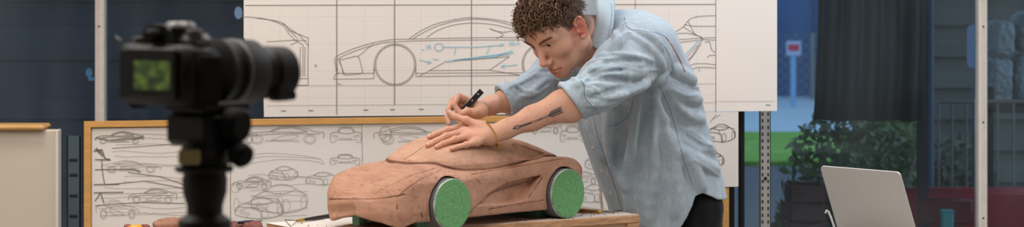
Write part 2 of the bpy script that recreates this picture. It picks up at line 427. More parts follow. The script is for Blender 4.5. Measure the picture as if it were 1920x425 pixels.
for x in (631.5, 740, 884, 1191): D.append(([(x, -200), (x, 196 if x != 631.5 else 214)], 1.5 if x != 1191 else 1.1))
D.append(([(470, 161), (1342, 157)], .5)); D.append(([(500, 198), (1342, 192)], .5)); D.append(([(1342, 190), (1452, 190)], .5))
D += [arc(741, 121, 39, 39, n=48), arc(741, 121, 36.5, 36.5, n=48), arc(1018, 120, 39, 39, n=48), arc(1018, 120, 36.5, 36.5, n=48)]
D += [smooth([(631, 138), (629, 120), (628, 113), (632, 105), (660, 92), (700, 80), (735, 74), (765, 73), (860, 71), (960, 70), (1060, 72)]),
      smooth([(634, 139), (632, 116), (637, 108), (664, 96), (702, 84), (740, 78), (860, 75), (1000, 75), (1060, 78)]),
      [(628, 141), (632, 137), (700, 137)], [(626, 148), (701, 147), (701, 125)], [(626, 148), (628, 141)],
      smooth([(639, 112), (655, 108), (671, 106), (677, 122), (679, 136), (664, 139), (645, 139), (641, 126), (637, 113), (639, 110)]),
      [(671, 106), (690, 90), (700, 83)], [(636, 114), (646, 139)],
      smooth([(766, 73), (790, 57), (820, 44), (860, 35), (884, 33), (925, 36), (960, 43), (1000, 56)]),
      smooth([(772, 74), (795, 60), (825, 47), (862, 38), (900, 36), (940, 42), (985, 56)]),
      smooth([(800, 70), (822, 56), (850, 47), (884, 43), (925, 46), (965, 56), (975, 66)]),
      smooth([(918, 53), (930, 58), (945, 60), (960, 58)]), smooth([(918, 53), (940, 62), (942, 67), (930, 72)]),
      [(780, 143), (978, 141)], [(780, 143), (780, 128)], [(785, 143), (836, 115), (955, 106), (918, 131), (978, 141)], [(806, 132), (918, 131)], [(700, 137), (702, 130)],
      [(780, 137), (980, 136)], [(632, 156), (640, 158)], [(1057, 140), (1130, 138)]]
# end view at the left of the plot
D += [smooth([(452, 31), (480, 33), (505, 37), (530, 47), (541, 62), (554, 76)]), smooth([(482, 34), (512, 38), (532, 44), (542, 56), (558, 72)]),
      [(540, 56), (578, 71), (578, 85)], [(530, 44), (562, 66), (579, 86)], [(500, 78), (554, 75), (568, 84), (568, 142)], [(554, 75), (575, 76)], [(545, 84), (558, 78)],
      [(563, 88), (562, 143), (500, 146)], [(578, 84), (577, 144), (578, 148), (578, 159), (500, 160)], [(572, 88), (571, 143)], [(500, 147), (578, 147)], [(590, 123), (594, 121)], [(590, 123), (594, 125)]]
# end view at the right of the plot
D += [smooth([(1240, 72), (1265, 60), (1281, 50), (1292, 37), (1308, 31), (1342, 29)]), [(1283, 46), (1300, 49), (1341, 49)], [(1281, 50), (1300, 62), (1313, 69), (1317, 73)], [(1290, 40), (1303, 64)],
      smooth([(1250, 66), (1285, 62), (1312, 68), (1317, 73), (1311, 82), (1297, 105), (1285, 114)]), smooth([(1314, 82), (1304, 98), (1293, 112), (1287, 118)]), [(1255, 75), (1318, 71), (1341, 70)], [(1250, 82), (1318, 74), (1341, 75)],
      smooth([(1288, 126), (1300, 120), (1320, 119), (1341, 121)]), smooth([(1291, 132), (1310, 126), (1341, 127)]), smooth([(1322, 80), (1330, 78), (1334, 92), (1341, 98)]), smooth([(1326, 108), (1330, 104), (1341, 103)]), [(1311, 128), (1310, 134)]]
into(ribbons('technical_drawing', PP, D, .0012, M_line, None, .0019), plot)
Bl = [arc(823, 88, 8, 7, n=20), ([(831, 88), (890, 88), (943, 84)], 1.1), ([(838, 115), (880, 110), (930, 106), (960, 95)], 1.6), ([(850, 113), (905, 106), (962, 98)], 1.8), ([(880, 110), (955, 101)], 1.4),
      [(852, 101), (855, 88)], [(913, 100), (919, 85)], ([(938, 82), (945, 84), (938, 86)], 1), [(787, 112), (808, 117)], [(802, 113), (808, 117), (802, 119)], [(940, 124), (970, 121)], [(946, 121), (940, 124), (946, 127)],
      [(800, 92), (806, 84), (809, 92)], [(800, 84), (804, 92)], [(955, 85), (957, 78), (960, 85), (963, 78), (965, 85)], [(968, 84), (970, 79), (975, 84)], [(790, 92), (795, 94)], [(812, 110), (822, 112)]]
into(ribbons('blue_notes', PP, Bl, .0016, M_blue, None, .003), plot)
into(ribbons('accent_lines', PP, [[(1280, 108), (1298, 88), (1312, 74)]], .0016, M_blue, None, .004), plot)
into(ribbons('accent_lines', PP, [[(1283, 112), (1302, 90), (1313, 80)]], .0016, M_pink, None, .003), plot)
into(ribbons('dimension_ticks', PP, [([(x-4, 208-.012*(x-500)), (x+4, 208-.012*(x-500))], 1.3) for x in (532, 583, 686, 736, 790, 842, 1440)], .0012, M_line, None, .0024), plot)

# sketch board
BP = Pl(700, 8.35, 13)
board = thing('sketch_board', (*BP.P(760, 225)[:2], 0), 'wide ochre framed board covered with pinned car sketches, behind the clay model', 'board')
M_ochre = mat('ochre_wood_frame', srgb(206, 152, 84), .55, var=.12, vscale=14, stretch=(1, 1, 6), bump=.0003)
M_cork = mat('board_panel', srgb(190, 170, 145), .9, var=.1, vscale=60)
def band(pl, x0, y0, x1, y1, t, off0, off1, side):   # frame bar between two px points with metric height t below/right
    A = pl.P(x0, y0); B = pl.P(x1, y1); d = (B-A); ex = nrm(d)
    up = np.array([0, 0, -t]) if side == 'h' else pl.d*t
    v = []
    for o in (off0, off1):
        for q in (A, B, B+up, A+up): v.append(q+pl.n*o)
    return v, [(0, 1, 2, 3), (7, 6, 5, 4), (0, 4, 5, 1), (1, 5, 6, 2), (2, 6, 7, 3), (3, 7, 4, 0)]
zb = .62
def bandz(pl, x0, x1, z0, z1, off0, off1):
    A = pl.P(x0, 225); B = pl.P(x1, 225); v = []
    for o in (off0, off1):
        for (q, z) in ((A, z1), (B, z1), (B, z0), (A, z0)): v.append(np.array([q[0], q[1], z])+pl.n*o)
    return v, [(0, 1, 2, 3), (7, 6, 5, 4), (0, 4, 5, 1), (1, 5, 6, 2), (2, 6, 7, 3), (3, 7, 4, 0)]
zt = BP.P(760, 219)[2]
for (x0, x1, z0, z1) in ((157, 1362, zt-.019, zt), (157, 1362, zb, zb+.02), (157, 169, zb+.02, zt-.019), (1351, 1362, zb+.02, zt-.019)):
    b = MB(); b.put(*bandz(BP, x0, x1, z0, z1, 0, .03)); into(b.build('frame_bar', M_ochre), board)
b = MB(); b.put(*bandz(BP, 160, 1360, zb+.01, zt-.01, .004, .016)); into(b.build('panel', M_cork), board)
M_blk = mat('black_steel', srgb(22, 22, 25), .45, .3)
for px in (240, 1369):
    A = BP.P(px, 225); b = MB(); b.box((A[0]-.016, A[1]-.0, 0), (A[0]+.016, A[1]+.03, 1.13 if px > 1000 else 1.12), .003); b.box((A[0]-.02, A[1]-.25, 0), (A[0]+.02, A[1]+.25, .03), .004)
    into(b.build('leg', M_blk), board)
M_pap = mat('sketch_paper', srgb(228, 220, 214), .8, spec=.2, var=.03, vscale=4)
M_pap2 = mat('sketch_paper_cool', srgb(226, 222, 218), .8, spec=.2, var=.03, vscale=4)
rs = random.Random(5)
def jit(L, a=.85): return [(x+rs.uniform(-a, a), y+rs.uniform(-a, a)) for x, y in L]
def car_side(x, y, w, h, flip=1, reps=2):
    T = lambda pts: [(x+(w*(u if flip > 0 else 1-u)), y+h*v) for u, v in pts]
    o = []
    for _ in range(reps):
        o += [jit(smooth(T([(0, .72), (.02, .5), (.15, .36), (.32, .3), (.45, .06), (.6, 0), (.75, .1), (.9, .3), (1, .38), (1, .7)]))),
              jit(smooth(T([(.33, .32), (.47, .13), (.6, .08), (.72, .2), (.78, .32), (.33, .34)]))), jit(T([(.27, .86), (.7, .84)])), jit(T([(.05, .55), (.3, .45), (.6, .42), (.95, .45)]))]
    for cx in (.17, .83): o += [jit(arc(x+w*(cx if flip > 0 else 1-cx), y+h*.75, w*.078, h*.27), .3), jit(arc(x+w*(cx if flip > 0 else 1-cx), y+h*.75, w*.055, h*.19), .3)]
    o += [jit(smooth(T([(.35, .8), (.5, .55), (.68, .52), (.6, .75), (.35, .8)])))]
    return o
def car_front(x, y, w, h):
    T = lambda pts: [(x+w*u, y+h*v) for u, v in pts]; o = []
    for _ in range(2):
        o += [jit(smooth(T([(.02, .95), (0, .5), (.08, .35), (.22, .3), (.3, .05), (.5, 0), (.7, .05), (.78, .3), (.92, .35), (1, .5), (.98, .95)])), .4), jit(smooth(T([(.25, .35), (.35, .12), (.5, .08), (.65, .12), (.75, .35), (.5, .42), (.25, .35)])), .4)]
    o += [T([(.02, .95), (.15, .97), (.15, .8), (.85, .8), (.85, .97), (.98, .95)]), T([(.08, .5), (.25, .58), (.22, .66), (.08, .6), (.08, .5)]), T([(.92, .5), (.75, .58), (.78, .66), (.92, .6), (.92, .5)]), T([(.3, .7), (.7, .7), (.62, .8), (.38, .8), (.3, .7)])]
    return o
def car_34(x, y, w, h, flip=1):
    T = lambda pts: [(x+(w*(u if flip > 0 else 1-u)), y+h*v) for u, v in pts]; o = []
    for _ in range(2):
        o += [jit(smooth(T([(0, .6), (.05, .4), (.25, .2), (.42, .02), (.62, 0), (.8, .15), (.97, .35), (1, .6), (.93, .8), (.6, .97), (.2, .9), (.02, .78), (0, .6)]))), jit(smooth(T([(.25, .22), (.42, .3), (.62, .28), (.78, .16)]))), jit(smooth(T([(.05, .42), (.3, .45), (.5, .55), (.55, .95)])))]
    o += [arc(x+w*(.62 if flip > 0 else .38), y+h*.72, w*.07, h*.22), arc(x+w*(.93 if flip > 0 else .07), y+h*.6, w*.05, h*.2), T([(.1, .6), (.3, .7), (.28, .8), (.1, .7), (.1, .6)]), T([(.42, .3), (.5, .55)])]
    return o
def sk_sheet(poly, off, label, groups, m=M_pap, pl=BP):
    ys = max(q[1] for q in poly); t = thing('sketch_sheet', pl.P(sum(q[0] for q in poly)/len(poly), ys, off), label, 'sketch')
    into(sheet('paper', pl, poly, off, m, None, .0006), t)
    for (nm, L, mm, w) in groups: into(ribbons(nm, pl, L, off+.001, mm, None, w), t)
    return t
# far-left sheet: loose vertical run of sketches
Ls = []
Ls += car_side(178, 246, 90, 22, 1, 3)+[jit(smooth([(178+rs.uniform(0, 60), y_), (240, y_-rs.uniform(-3, 6)), (300, y_+rs.uniform(-4, 4)), (350, y_+rs.uniform(-5, 5))]), .8) for y_ in (252, 262, 270, 283, 291, 306, 312, 330, 338, 350, 362, 371, 388, 396, 402)]+car_side(190, 300, 110, 22, -1, 1)+car_side(240, 352, 90, 28, 1, 2)+car_side(180, 374, 80, 34, -1, 1)
dk = [([(176, 282), (190, 280), (196, 296), (205, 298)], 2), ([(178, 298), (206, 299)], 1.6), ([(180, 258), (200, 262), (268, 258)], 1.5), ([(178, 317), (250, 316), (262, 322)], 1.4), ([(190, 299), (192, 325), (196, 345)], 1.2), ([(176, 345), (222, 344)], 1.6), ([(180, 278), (186, 284), (192, 290)], 3),
      ([(176, 360), (230, 359)], 1.4), ([(178, 375), (188, 360), (194, 378)], 1.5), ([(250, 262), (268, 254)], 1.4), ([(240, 322), (300, 330), (345, 345)], 1), ([(178, 384), (260, 378), (345, 380)], 1), ([(200, 345), (270, 338), (345, 352)], 1), ([(210, 277), (345, 268)], .8)]
sk_sheet([(172, 240), (430, 236), (430, 470), (172, 470)], .0185, 'leftmost sketch sheet on the board, dark loose side views, partly behind the video camera', [('pencil_drawing', Ls, M_faint, .0016), ('heavy_strokes', dk, M_soft, .003)])
Ls = car_side(455, 236, 150, 32, 1, 2)+car_side(400, 238, 80, 30, 1, 1)+[smooth([(470, 290), (500, 286), (560, 290), (598, 297), (606, 308)]), smooth([(470, 305), (520, 298), (580, 300), (605, 306)]), smooth([(450, 300), (500, 292), (600, 296)])]
Ls += car_34(503, 311, 54, 26)+car_34(572, 322, 60, 24)+car_34(470, 345, 105, 55)+car_34(440, 370, 90, 40)+car_side(436, 330, 70, 24, 1, 2)+[arc(524, 384, 6, 18), arc(440, 350, 8, 10), arc(442, 382, 5, 12)]
Ls += [jit(smooth([(445+rs.uniform(0, 30), y_), (480, y_-rs.uniform(-4, 6)), (520, y_+rs.uniform(-5, 5)), (575, y_+rs.uniform(-6, 6))]), .9) for y_ in (328, 336, 347, 356, 366, 378, 392, 404)]
Ls += car_front(618, 237, 58, 30)+car_front(618, 288, 55, 20)+[[(640, 232), (676, 228)], smooth([(680, 228), (686, 240), (690, 248)])]
sk_sheet([(432, 232), (676, 229), (682, 470), (432, 470)], .0175, 'sketch sheet right of the video camera with side, front and three quarter car views', [('pencil_drawing', Ls, M_faint, .0015)], M_pap2)
Ls = car_side(700, 237, 150, 32, -1, 2)+[arc(721, 250, 12, 15), arc(721, 250, 10, 13), [(721, 238), (721, 264)], [(712, 250), (731, 250)]]+car_side(690, 300, 150, 40, 1, 1)
sk_sheet([(677, 229), (860, 226), (860, 470), (683, 470)], .019, 'sketch sheet behind the roof of the clay car with a large wheel side view', [('pencil_drawing', Ls, M_faint, .0015)], M_pap)
Ls = car_side(990, 226, 60, 24, 1, 1)+car_front(1048, 234, 46, 32)+car_34(960, 300, 60, 24)+car_34(1095, 285, 60, 34)+car_side(1060, 320, 60, 24, 1, 1)+car_34(1080, 345, 60, 34)
sk_sheet([(862, 224), (1110, 221), (1130, 470), (862, 470)], .0175, 'sketch sheet between the forearms and the clay car tail', [('pencil_drawing', Ls, M_faint, .0015)], M_pap2)
Ls = [[(1250, 230), (1255, 300)]]+car_34(1150, 240, 90, 40)
sk_sheet([(1112, 221), (1318, 217), (1322, 400), (1132, 420)], .019, 'sketch sheet hidden mostly behind the leaning man', [('pencil_drawing', Ls, M_faint, .0016)], M_pap)
Ls = car_34(1318, 232, 55, 34)+car_34(1322, 286, 30, 24)+[smooth([(1325, 240), (1345, 236), (1372, 240)]), [(1330, 222), (1345, 214)], [(1326, 228), (1338, 212)]]
sk_sheet([(1300, 209.5), (1379, 208.5), (1379, 348), (1300, 349)], .033, 'narrow sketch sheet hanging past the right end of the board', [('pencil_drawing', Ls, M_soft, .0018)], M_pap)

# stands behind
A = W(1390, 210, 8.95)
t = thing('backdrop_stand', (A[0], A[1], 0), 'slim black upright pole right of the hanging sketch', 'stand')
b = MB(); b.lathe([(.012, 0.02), (.012, 2.9)], 20); b.build('pole', M_blk, t, True)
b = MB(); b.lathe([(.016, 0.68), (.018, .69), (.018, .72), (.016, .73)], 20); b.tube([(-.017, 0, .705), (-.034, 0, .705)], .005); b.build('clamp', M_blk, t, True)
for a in (30, 150, 270):
    b = MB(); b.tube([(0, 0, .35), (.3*math.cos(math.radians(a)), .3*math.sin(math.radians(a)), .012)], .009); b.build('leg', M_blk, t, True)
A = W(1435, 210, 9.15); k = 9.15/FPX
t = thing('slotted_upright', (A[0], A[1], 0), 'pale steel upright with two rows of small slots below the plot paper', 'shelf upright')
def slotted(name, w, h, m, md, parent, pitch=.0255):
    b = MB(); b.box((-w/2, 0, 0), (w/2, .004, h)); b.box((-w/2, 0, 0), (-w/2+.003, .035, h)); b.box((w/2-.003, 0, 0), (w/2, .035, h)); b.build(name, m, parent)
    s_ = MB()
    for i in range(int(h/pitch)):
        for x in (-w*.26, w*.26):
            z = i*pitch+.01; s_.box((x-.0032, -.0012, z), (x+.0032, .001, z+.013), .001)
    tag(s_.build('slots', md, parent), kind='stuff')
slotted('rail', .041, 2.6, mat('pale_grey_steel', srgb(188, 186, 182), .5, .2, var=.05, vscale=12), mat('slot_hole', srgb(44, 44, 46), .9), t)
b = MB(); b.box((-.06, -.03, 0), (.06, .07, .012), .002); b.build('foot', M_white, t)
b = MB(); b.lathe([(.006, 0), (.006, .005)], 12, frame(np.array([0, -.002, W(0, 334, 9.15)[2]]), (1, 0, 0), (0, 0, 1), (0, -1, 0))); b.build('bolt', M_blk, t)
# ---------------------------------------------------------------- work table and clay car
TT = .921
ta = np.array([-.84, -.545, 0]); ta = nrm(ta); tb = np.array([ta[1], -ta[0], 0])        # along the near edge / away from camera
tb = -np.array([-ta[1], ta[0], 0]) if tb[1] < 0 else tb
TC = np.array([.397, 7.49, 0]); TL, TW = 1.09, .40
M_ply = mat('plywood_edge', srgb(196, 150, 112), .7, var=.3, vscale=25, stretch=(1, 1, 5), bump=.0005, bscale=80)
M_apr = mat('pale_wood_panel', srgb(214, 178, 140), .65, var=.12, vscale=10, stretch=(1, 1, 9))
M_cover = mat('scuffed_paper_cover', srgb(222, 212, 204), .8, var=.13, vscale=14, stretch=(1, 4, 1), bump=.0006, bscale=20, spec=.2)
table = thing('modelling_table', (TC+tb*TW/2+ta*TL/2), 'low plywood modelling table that carries the clay car', 'table')
Mt = frame(TC, ta, tb, (0, 0, 1))
b = MB(Mt); b.box((0, 0, TT-.026), (TL, TW, TT-.0016), .003); into(b.build('table_top', M_ply), table)
b = MB(Mt)
for (x0, x1, y0, y1) in ((.02, TL-.02, .012, .028), (.02, TL-.02, TW-.028, TW-.012), (.012, .028, .03, TW-.03), (TL-.028, TL-.012, .03, TW-.03)): b.box((x0, y0, TT-.13), (x1, y1, TT-.026), .002)
into(b.build('apron', M_apr), table)
for x in (.001, TL-.045):
    for y in (.001, TW-.045):
        b = MB(Mt); b.box((x, y, 0), (x+.044, y+.044, TT-.026), .003); into(b.build('leg', M_ply), table)
# ragged cover sheet
rs = random.Random(2); e = []
for i in range(41): e.append((TL*i/40, .004+rs.uniform(-.002, .006)))
for i in range(9): e.append((TL+.002, TW*i/8))
for i in range(41): e.append((TL-TL*i/40, TW+.001))
for i in range(8): e.append((-.001+rs.uniform(0, .003), TW-TW*i/8))
v = []; n = len(e)
b = MB(Mt); b.put([(x, y, TT-.0016) for x, y in e]+[(x, y, TT) for x, y in e], [tuple(range(n)), tuple(range(2*n-1, n-1, -1))]+[(i, n+i, n+(i+1) % n, (i+1) % n) for i in range(n)])
into(b.build('paper_cover', M_cover), table)

CO = np.array([-.136, 7.307, TT]); ch = nrm([-.691, -.723, 0]); cn = np.array([-ch[1], ch[0], 0])
if cn[1] > 0: cn = -cn
MC = frame(CO, ch, cn, (0, 0, 1))                       # car-local u (forward), v (near side), w (up); right-handed?
def c2w(P): return np.asarray(P) @ MC[:3, :3].T + CO
def w2c(P): return (np.asarray(P)-CO) @ MC[:3, :3]
car = bpy.data.objects.new('clay_car_model', None); COL.objects.link(car); car.empty_display_size = .05
Mh = MC.copy(); flipv = np.linalg.det(MC[:3, :3]) < 0
if flipv: Mh[:3, 1] *= -1
car.matrix_world = Matrix(Mh.tolist())
tag(car, 'brown clay model of a low sports car with green foam wheels', 'model car')
def loc(P): 
    P = np.array(P, float)
    if flipv: P[..., 1] *= -1
    return P
cv = Vol((-.40, -.215, .0), (.49, .215, .29), .0021)
u, v_, w = cv.ax[0][:, None, None], cv.ax[1][None, :, None], cv.ax[2][None, None, :]
def spl(x, xs, ys):                                       # smooth interpolation
    xs = np.array(xs, float); ys = np.array(ys, float); m = np.gradient(ys, xs)
    i = np.clip(np.searchsorted(xs, x)-1, 0, len(xs)-2); h = xs[i+1]-xs[i]; t = np.clip((x-xs[i])/h, 0, 1)
    return (2*t**3-3*t**2+1)*ys[i]+(t**3-2*t**2+t)*h*m[i]+(-2*t**3+3*t**2)*ys[i+1]+(t**3-t**2)*h*m[i+1]
U1 = cv.ax[0]
hf = spl(U1, [-.40, -.36, -.33, -.25, -.14, 0, .09, .17, .24, .31, .36, .40, .43, .455], [.12, .160, .174, .184, .178, .168, .163, .166, .176, .180, .175, .160, .135, .10])[:, None, None]
hc = spl(U1, [-.40, -.36, -.3, -.1, .1, .25, .31, .36, .40, .43, .46], [.13, .170, .180, .190, .195, .190, .181, .166, .146, .125, .10])[:, None, None]
wd_ = spl(U1, [-.40, -.37, -.34, -.28, -.2, -.1, 0, .1, .18, .25, .32, .37, .41, .44, .462], [.120, .148, .164, .173, .174, .171, .169, .170, .172, .174, .173, .170, .163, .145, .11])[:, None, None]
s = np.clip((np.abs(v_)-.085)/.080, 0, 1); s = s*s*(3-2*s)
H = hc+(hf-hc)*s
# side profile: tumblehome over the shoulder, tucked sill
side = wd_-.030*np.clip((w-.140)/.05, 0, 1.5)**1.5-.012*np.clip((.06-w)/.05, 0, 1)
# waist below the shoulder crease between the wheels
mid = np.clip(1-np.abs(u+.02)/.17, 0, 1); mid = mid*mid*(3-2*mid)
side = side-.006*mid*np.clip(1-np.abs(w-.115)/.06, 0, 1)
nose = .470-1.15*(np.abs(v_)/.19)**2.6*.045-.30*np.maximum(.055-w, 0)-.35*np.maximum(w-.10, 0)+.006*np.clip((w-.085)/.02, 0, 1)
tail = -.372+.02*(np.abs(v_)/.19)**2+.25*np.maximum(w-.15, 0)+.28*np.maximum(.12-w, 0)
bot = .030+.018*np.clip(1-np.abs(v_)/.10, 0, 1)*np.clip((u-.3)/.1, 0, 1)-.012*np.clip((np.abs(v_)-.10)/.04, 0, 1)*np.clip((u-.37)/.04, 0, 1)+.02*np.clip((-.30-u)/.05, 0, 1)
kk = .010+.035*np.clip((u-.10)/.12, 0, 1)+.012*np.clip((-.2-u)/.1, 0, 1)
body = smax(w-H, np.abs(v_)-side, kk)
body = smax(body, (u-nose)*.9, .022); body = smax(body, (tail-u)*.9, .03); body = smax(body, bot-w, .008)
# cabin
Tt = spl(U1, [-.40, -.36, -.3, -.2, -.1, 0, .06, .11, .16, .21, .26, .30, .34], [.15, .176, .196, .228, .252, .2635, .2625, .256, .243, .224, .200, .178, .15])[:, None, None]
vv = np.abs(v_)
cwid = spl(U1, [-.40, -.36, -.3, -.2, -.1, 0, .1, .16, .2, .25, .3], [.05, .06, .085, .118, .142, .152, .152, .146, .136, .105, .05])[:, None, None]
cab = smax(w-(Tt-.55*vv**2*(1+2*np.clip(u-.05, 0, 1))), vv-(cwid-np.maximum(w-.185, 0)*.66), .03)
cab = smax(cab, (u-(.283-1.9*vv**2)-(.19-w)*.5)*.8, .02); cab = smax(cab, .12-w, .01)
F = np.minimum(body, cab)
JN = np.sqrt(cab**2+body**2).astype(np.float32); F = np.maximum(F, .0027-JN)                                # cut line round the cabin foot
cv.F = F.astype(np.float32)
def poly_sd(x, y, pts):
    d = np.full(np.broadcast(x, y).shape, 1e9, np.float32); s_ = np.ones_like(d); n = len(pts)
    for i in range(n):
        a = pts[i]; b = pts[i-1]; ex, ey = b[0]-a[0], b[1]-a[1]; wx, wy = x-a[0], y-a[1]
        t = np.clip((wx*ex+wy*ey)/(ex*ex+ey*ey), 0, 1); d = np.minimum(d, (wx-ex*t)**2+(wy-ey*t)**2)
        c1 = y >= a[1]; c2 = y < b[1]; c3 = ex*wy > ey*wx
        flip = (c1 & c2 & c3) | (~c1 & ~c2 & ~c3); s_ = np.where(flip, -s_, s_)
    return s_*np.sqrt(d)
u2, w2 = cv.ax[0][:, None], cv.ax[2][None, :]
for pts, dep in (([(.125, .064), (.085, .094), (-.01, .122), (-.148, .138), (-.118, .100), (-.085, .070), (-.02, .060)], lambda u_: .004+.026*np.clip((.12-u_)/.24, 0, 1)),):
    sd = poly_sd(u2, w2, pts)[:, None, :]
    f_ = smax(sd, (side-dep(u))-vv, .004); cv.F = smax(cv.F, -f_.astype(np.float32), .003)
# rear quarter intake on the cabin flank
sd = poly_sd(u2, w2, [(-.075, .226), (-.10, .232), (-.245, .192), (-.16, .180), (-.085, .188)])[:, None, :]
f_ = smax(sd, (cwid-(w-.185)*.62-.009)-vv, .004); cv.F = smax(cv.F, -f_.astype(np.float32), .003)
# wheel arches
for uc in (.2475, -.2475):
    for sg_ in (1, -1):
        cv.cone((uc, sg_*.12, .077), (uc, sg_*.30, .077), .0805, k=.003, sub=True) if False else None
    d = smax(np.sqrt((u-uc)**2+(w-.0765)**2)-.0795, .118-vv, .002); cv.F = smax(cv.F, -d.astype(np.float32), .003)
def groove(P, r=.0016, v_side=None):
    for i in range(len(P)-1): cv.cone(P[i], P[i+1], r, k=.001, sub=True)
GP = []
def surf(px, py): 
    h_ = cv.hit(px, py, 6.75, 7.7, w2c); return None if h_ is None else w2c(h_)
def pxgroove(pts, r=.0016, sub=True, k=.001, lift=0.0):
    P = [surf(*q) for q in smooth(pts, 4)]; P = [p for p in P if p is not None]
    Q = [p+cv.grad(p)*lift for p in P]
    for i in range(len(Q)-1):
        if np.linalg.norm(Q[i+1]-Q[i]) < .05:
            cv.cone(Q[i], Q[i+1], r, k=k, sub=sub)
            if sub: GP.append((Q[i], Q[i+1], r))
pxgroove([(757, 299), (775, 288), (795, 274), (815, 264), (835, 258)], .0015)          # scribed windscreen pillar
pxgroove([(582, 372), (600, 374), (640, 373), (700, 372), (735, 369), (760, 364)], .0018)
pxgroove([(590, 345), (606, 330), (625, 318), (650, 308), (690, 303)], .0016)
pxgroove([(700, 366), (720, 352), (745, 340), (780, 326), (820, 314)], .0011)
pxgroove([(745, 370), (765, 352), (790, 335), (826, 318)], .0009)
pxgroove([(884, 327), (930, 318), (990, 308), (1057, 297)], .0012)
pxgroove([(640, 300), (632, 306)], .003)
for a in ([(663, 311), (668, 309), (673, 311)],): pxgroove(a, .0042)
pxgroove([(745, 384), (745, 392)], .0012); pxgroove([(592, 374), (591, 390), (597, 404), (610, 412)], .0035, k=.004)
pxgroove([(600, 392), (625, 396), (660, 394)], .007, k=.02)
pxgroove([(1017, 332), (1006, 348), (990, 370)], .0024); pxgroove([(906, 381), (916, 366), (940, 354), (980, 342), (1014, 331)], .0010); pxgroove([(893, 336), (904, 346)], .0009); pxgroove([(790, 400), (792, 408)], .0016)
pxgroove([(880, 400), (893, 386), (903, 378)], .0012); pxgroove([(915, 392), (960, 384), (1000, 378), (1022, 374)], .0010)
pxgroove([(605, 318), (640, 303), (690, 300)], .0016, False, .004, 0.0)
rg = np.random.default_rng(3)
# scrape texture on the hood, as real relief
P, Fq = cv.mesh()
P = relax(P, Fq, 1, .5)
G = cv.grad(P)
def vnoise(Q, seed=0):
    Q = np.asarray(Q); i = np.floor(Q).astype(np.int64); f = Q-i; f = f*f*(3-2*f)
    def hsh(a):
        n = (a[:, 0]*73856093) ^ (a[:, 1]*19349663) ^ (a[:, 2]*83492791) ^ (seed*2654435761)
        n = (n ^ (n >> 13))*1274126177 & 0x7fffffff; return ((n ^ (n >> 16)) & 0xffff)/65535.
    r = 0
    for a in (0, 1):
        for b in (0, 1):
            for c in (0, 1):
                wgt = (f[:, 0] if a else 1-f[:, 0])*(f[:, 1] if b else 1-f[:, 1])*(f[:, 2] if c else 1-f[:, 2]); r = r+wgt*hsh(i+[a, b, c])
    return r
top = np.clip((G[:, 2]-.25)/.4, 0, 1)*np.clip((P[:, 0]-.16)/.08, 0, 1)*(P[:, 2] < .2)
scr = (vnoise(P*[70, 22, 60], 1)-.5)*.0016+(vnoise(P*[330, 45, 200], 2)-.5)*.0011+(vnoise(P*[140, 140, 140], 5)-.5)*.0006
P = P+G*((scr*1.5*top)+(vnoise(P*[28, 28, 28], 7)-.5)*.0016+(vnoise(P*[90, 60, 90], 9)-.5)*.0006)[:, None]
# clay colour: own pigment streaks where fresh clay was pressed on; crease shade is painted in below
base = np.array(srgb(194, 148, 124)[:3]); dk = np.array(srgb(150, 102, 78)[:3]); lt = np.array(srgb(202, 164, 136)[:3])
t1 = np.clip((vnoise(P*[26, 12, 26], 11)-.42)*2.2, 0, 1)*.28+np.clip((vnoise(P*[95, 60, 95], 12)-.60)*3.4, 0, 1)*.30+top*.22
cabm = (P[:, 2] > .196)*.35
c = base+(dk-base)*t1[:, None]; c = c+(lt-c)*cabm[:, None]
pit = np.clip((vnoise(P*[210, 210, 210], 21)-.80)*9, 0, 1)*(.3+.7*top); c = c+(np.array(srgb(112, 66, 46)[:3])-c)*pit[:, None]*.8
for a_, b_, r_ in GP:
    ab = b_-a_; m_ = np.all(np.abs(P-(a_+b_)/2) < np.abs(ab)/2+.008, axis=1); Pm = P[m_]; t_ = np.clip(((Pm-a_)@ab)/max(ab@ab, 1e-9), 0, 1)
    d_ = np.linalg.norm(Pm-a_-t_[:, None]*ab, axis=1); k_ = np.clip(1.25-d_/(r_+.0011), 0, 1)*.75; c[m_] = c[m_]+(np.array(srgb(104, 62, 44)[:3])-c[m_])*k_[:, None]  # shade painted along the scribed grooves
ji = np.clip(np.round((P-cv.lo)/cv.h).astype(int), 0, cv.n-1); jn = JN[ji[:, 0], ji[:, 1], ji[:, 2]]; k_ = np.clip((.0058-jn)/.003, 0, 1)*.85*np.clip((P[:, 2]-.165)/.01, 0, 1); c = c+(np.array(srgb(100, 58, 40)[:3])-c)*k_[:, None]  # painted shade in the cut line round the cabin foot
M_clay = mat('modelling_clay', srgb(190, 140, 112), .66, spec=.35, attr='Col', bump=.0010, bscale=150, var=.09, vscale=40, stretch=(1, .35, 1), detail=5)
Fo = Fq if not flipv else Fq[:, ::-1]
obj('body', loc(P), Fo, M_clay, car, True, c)
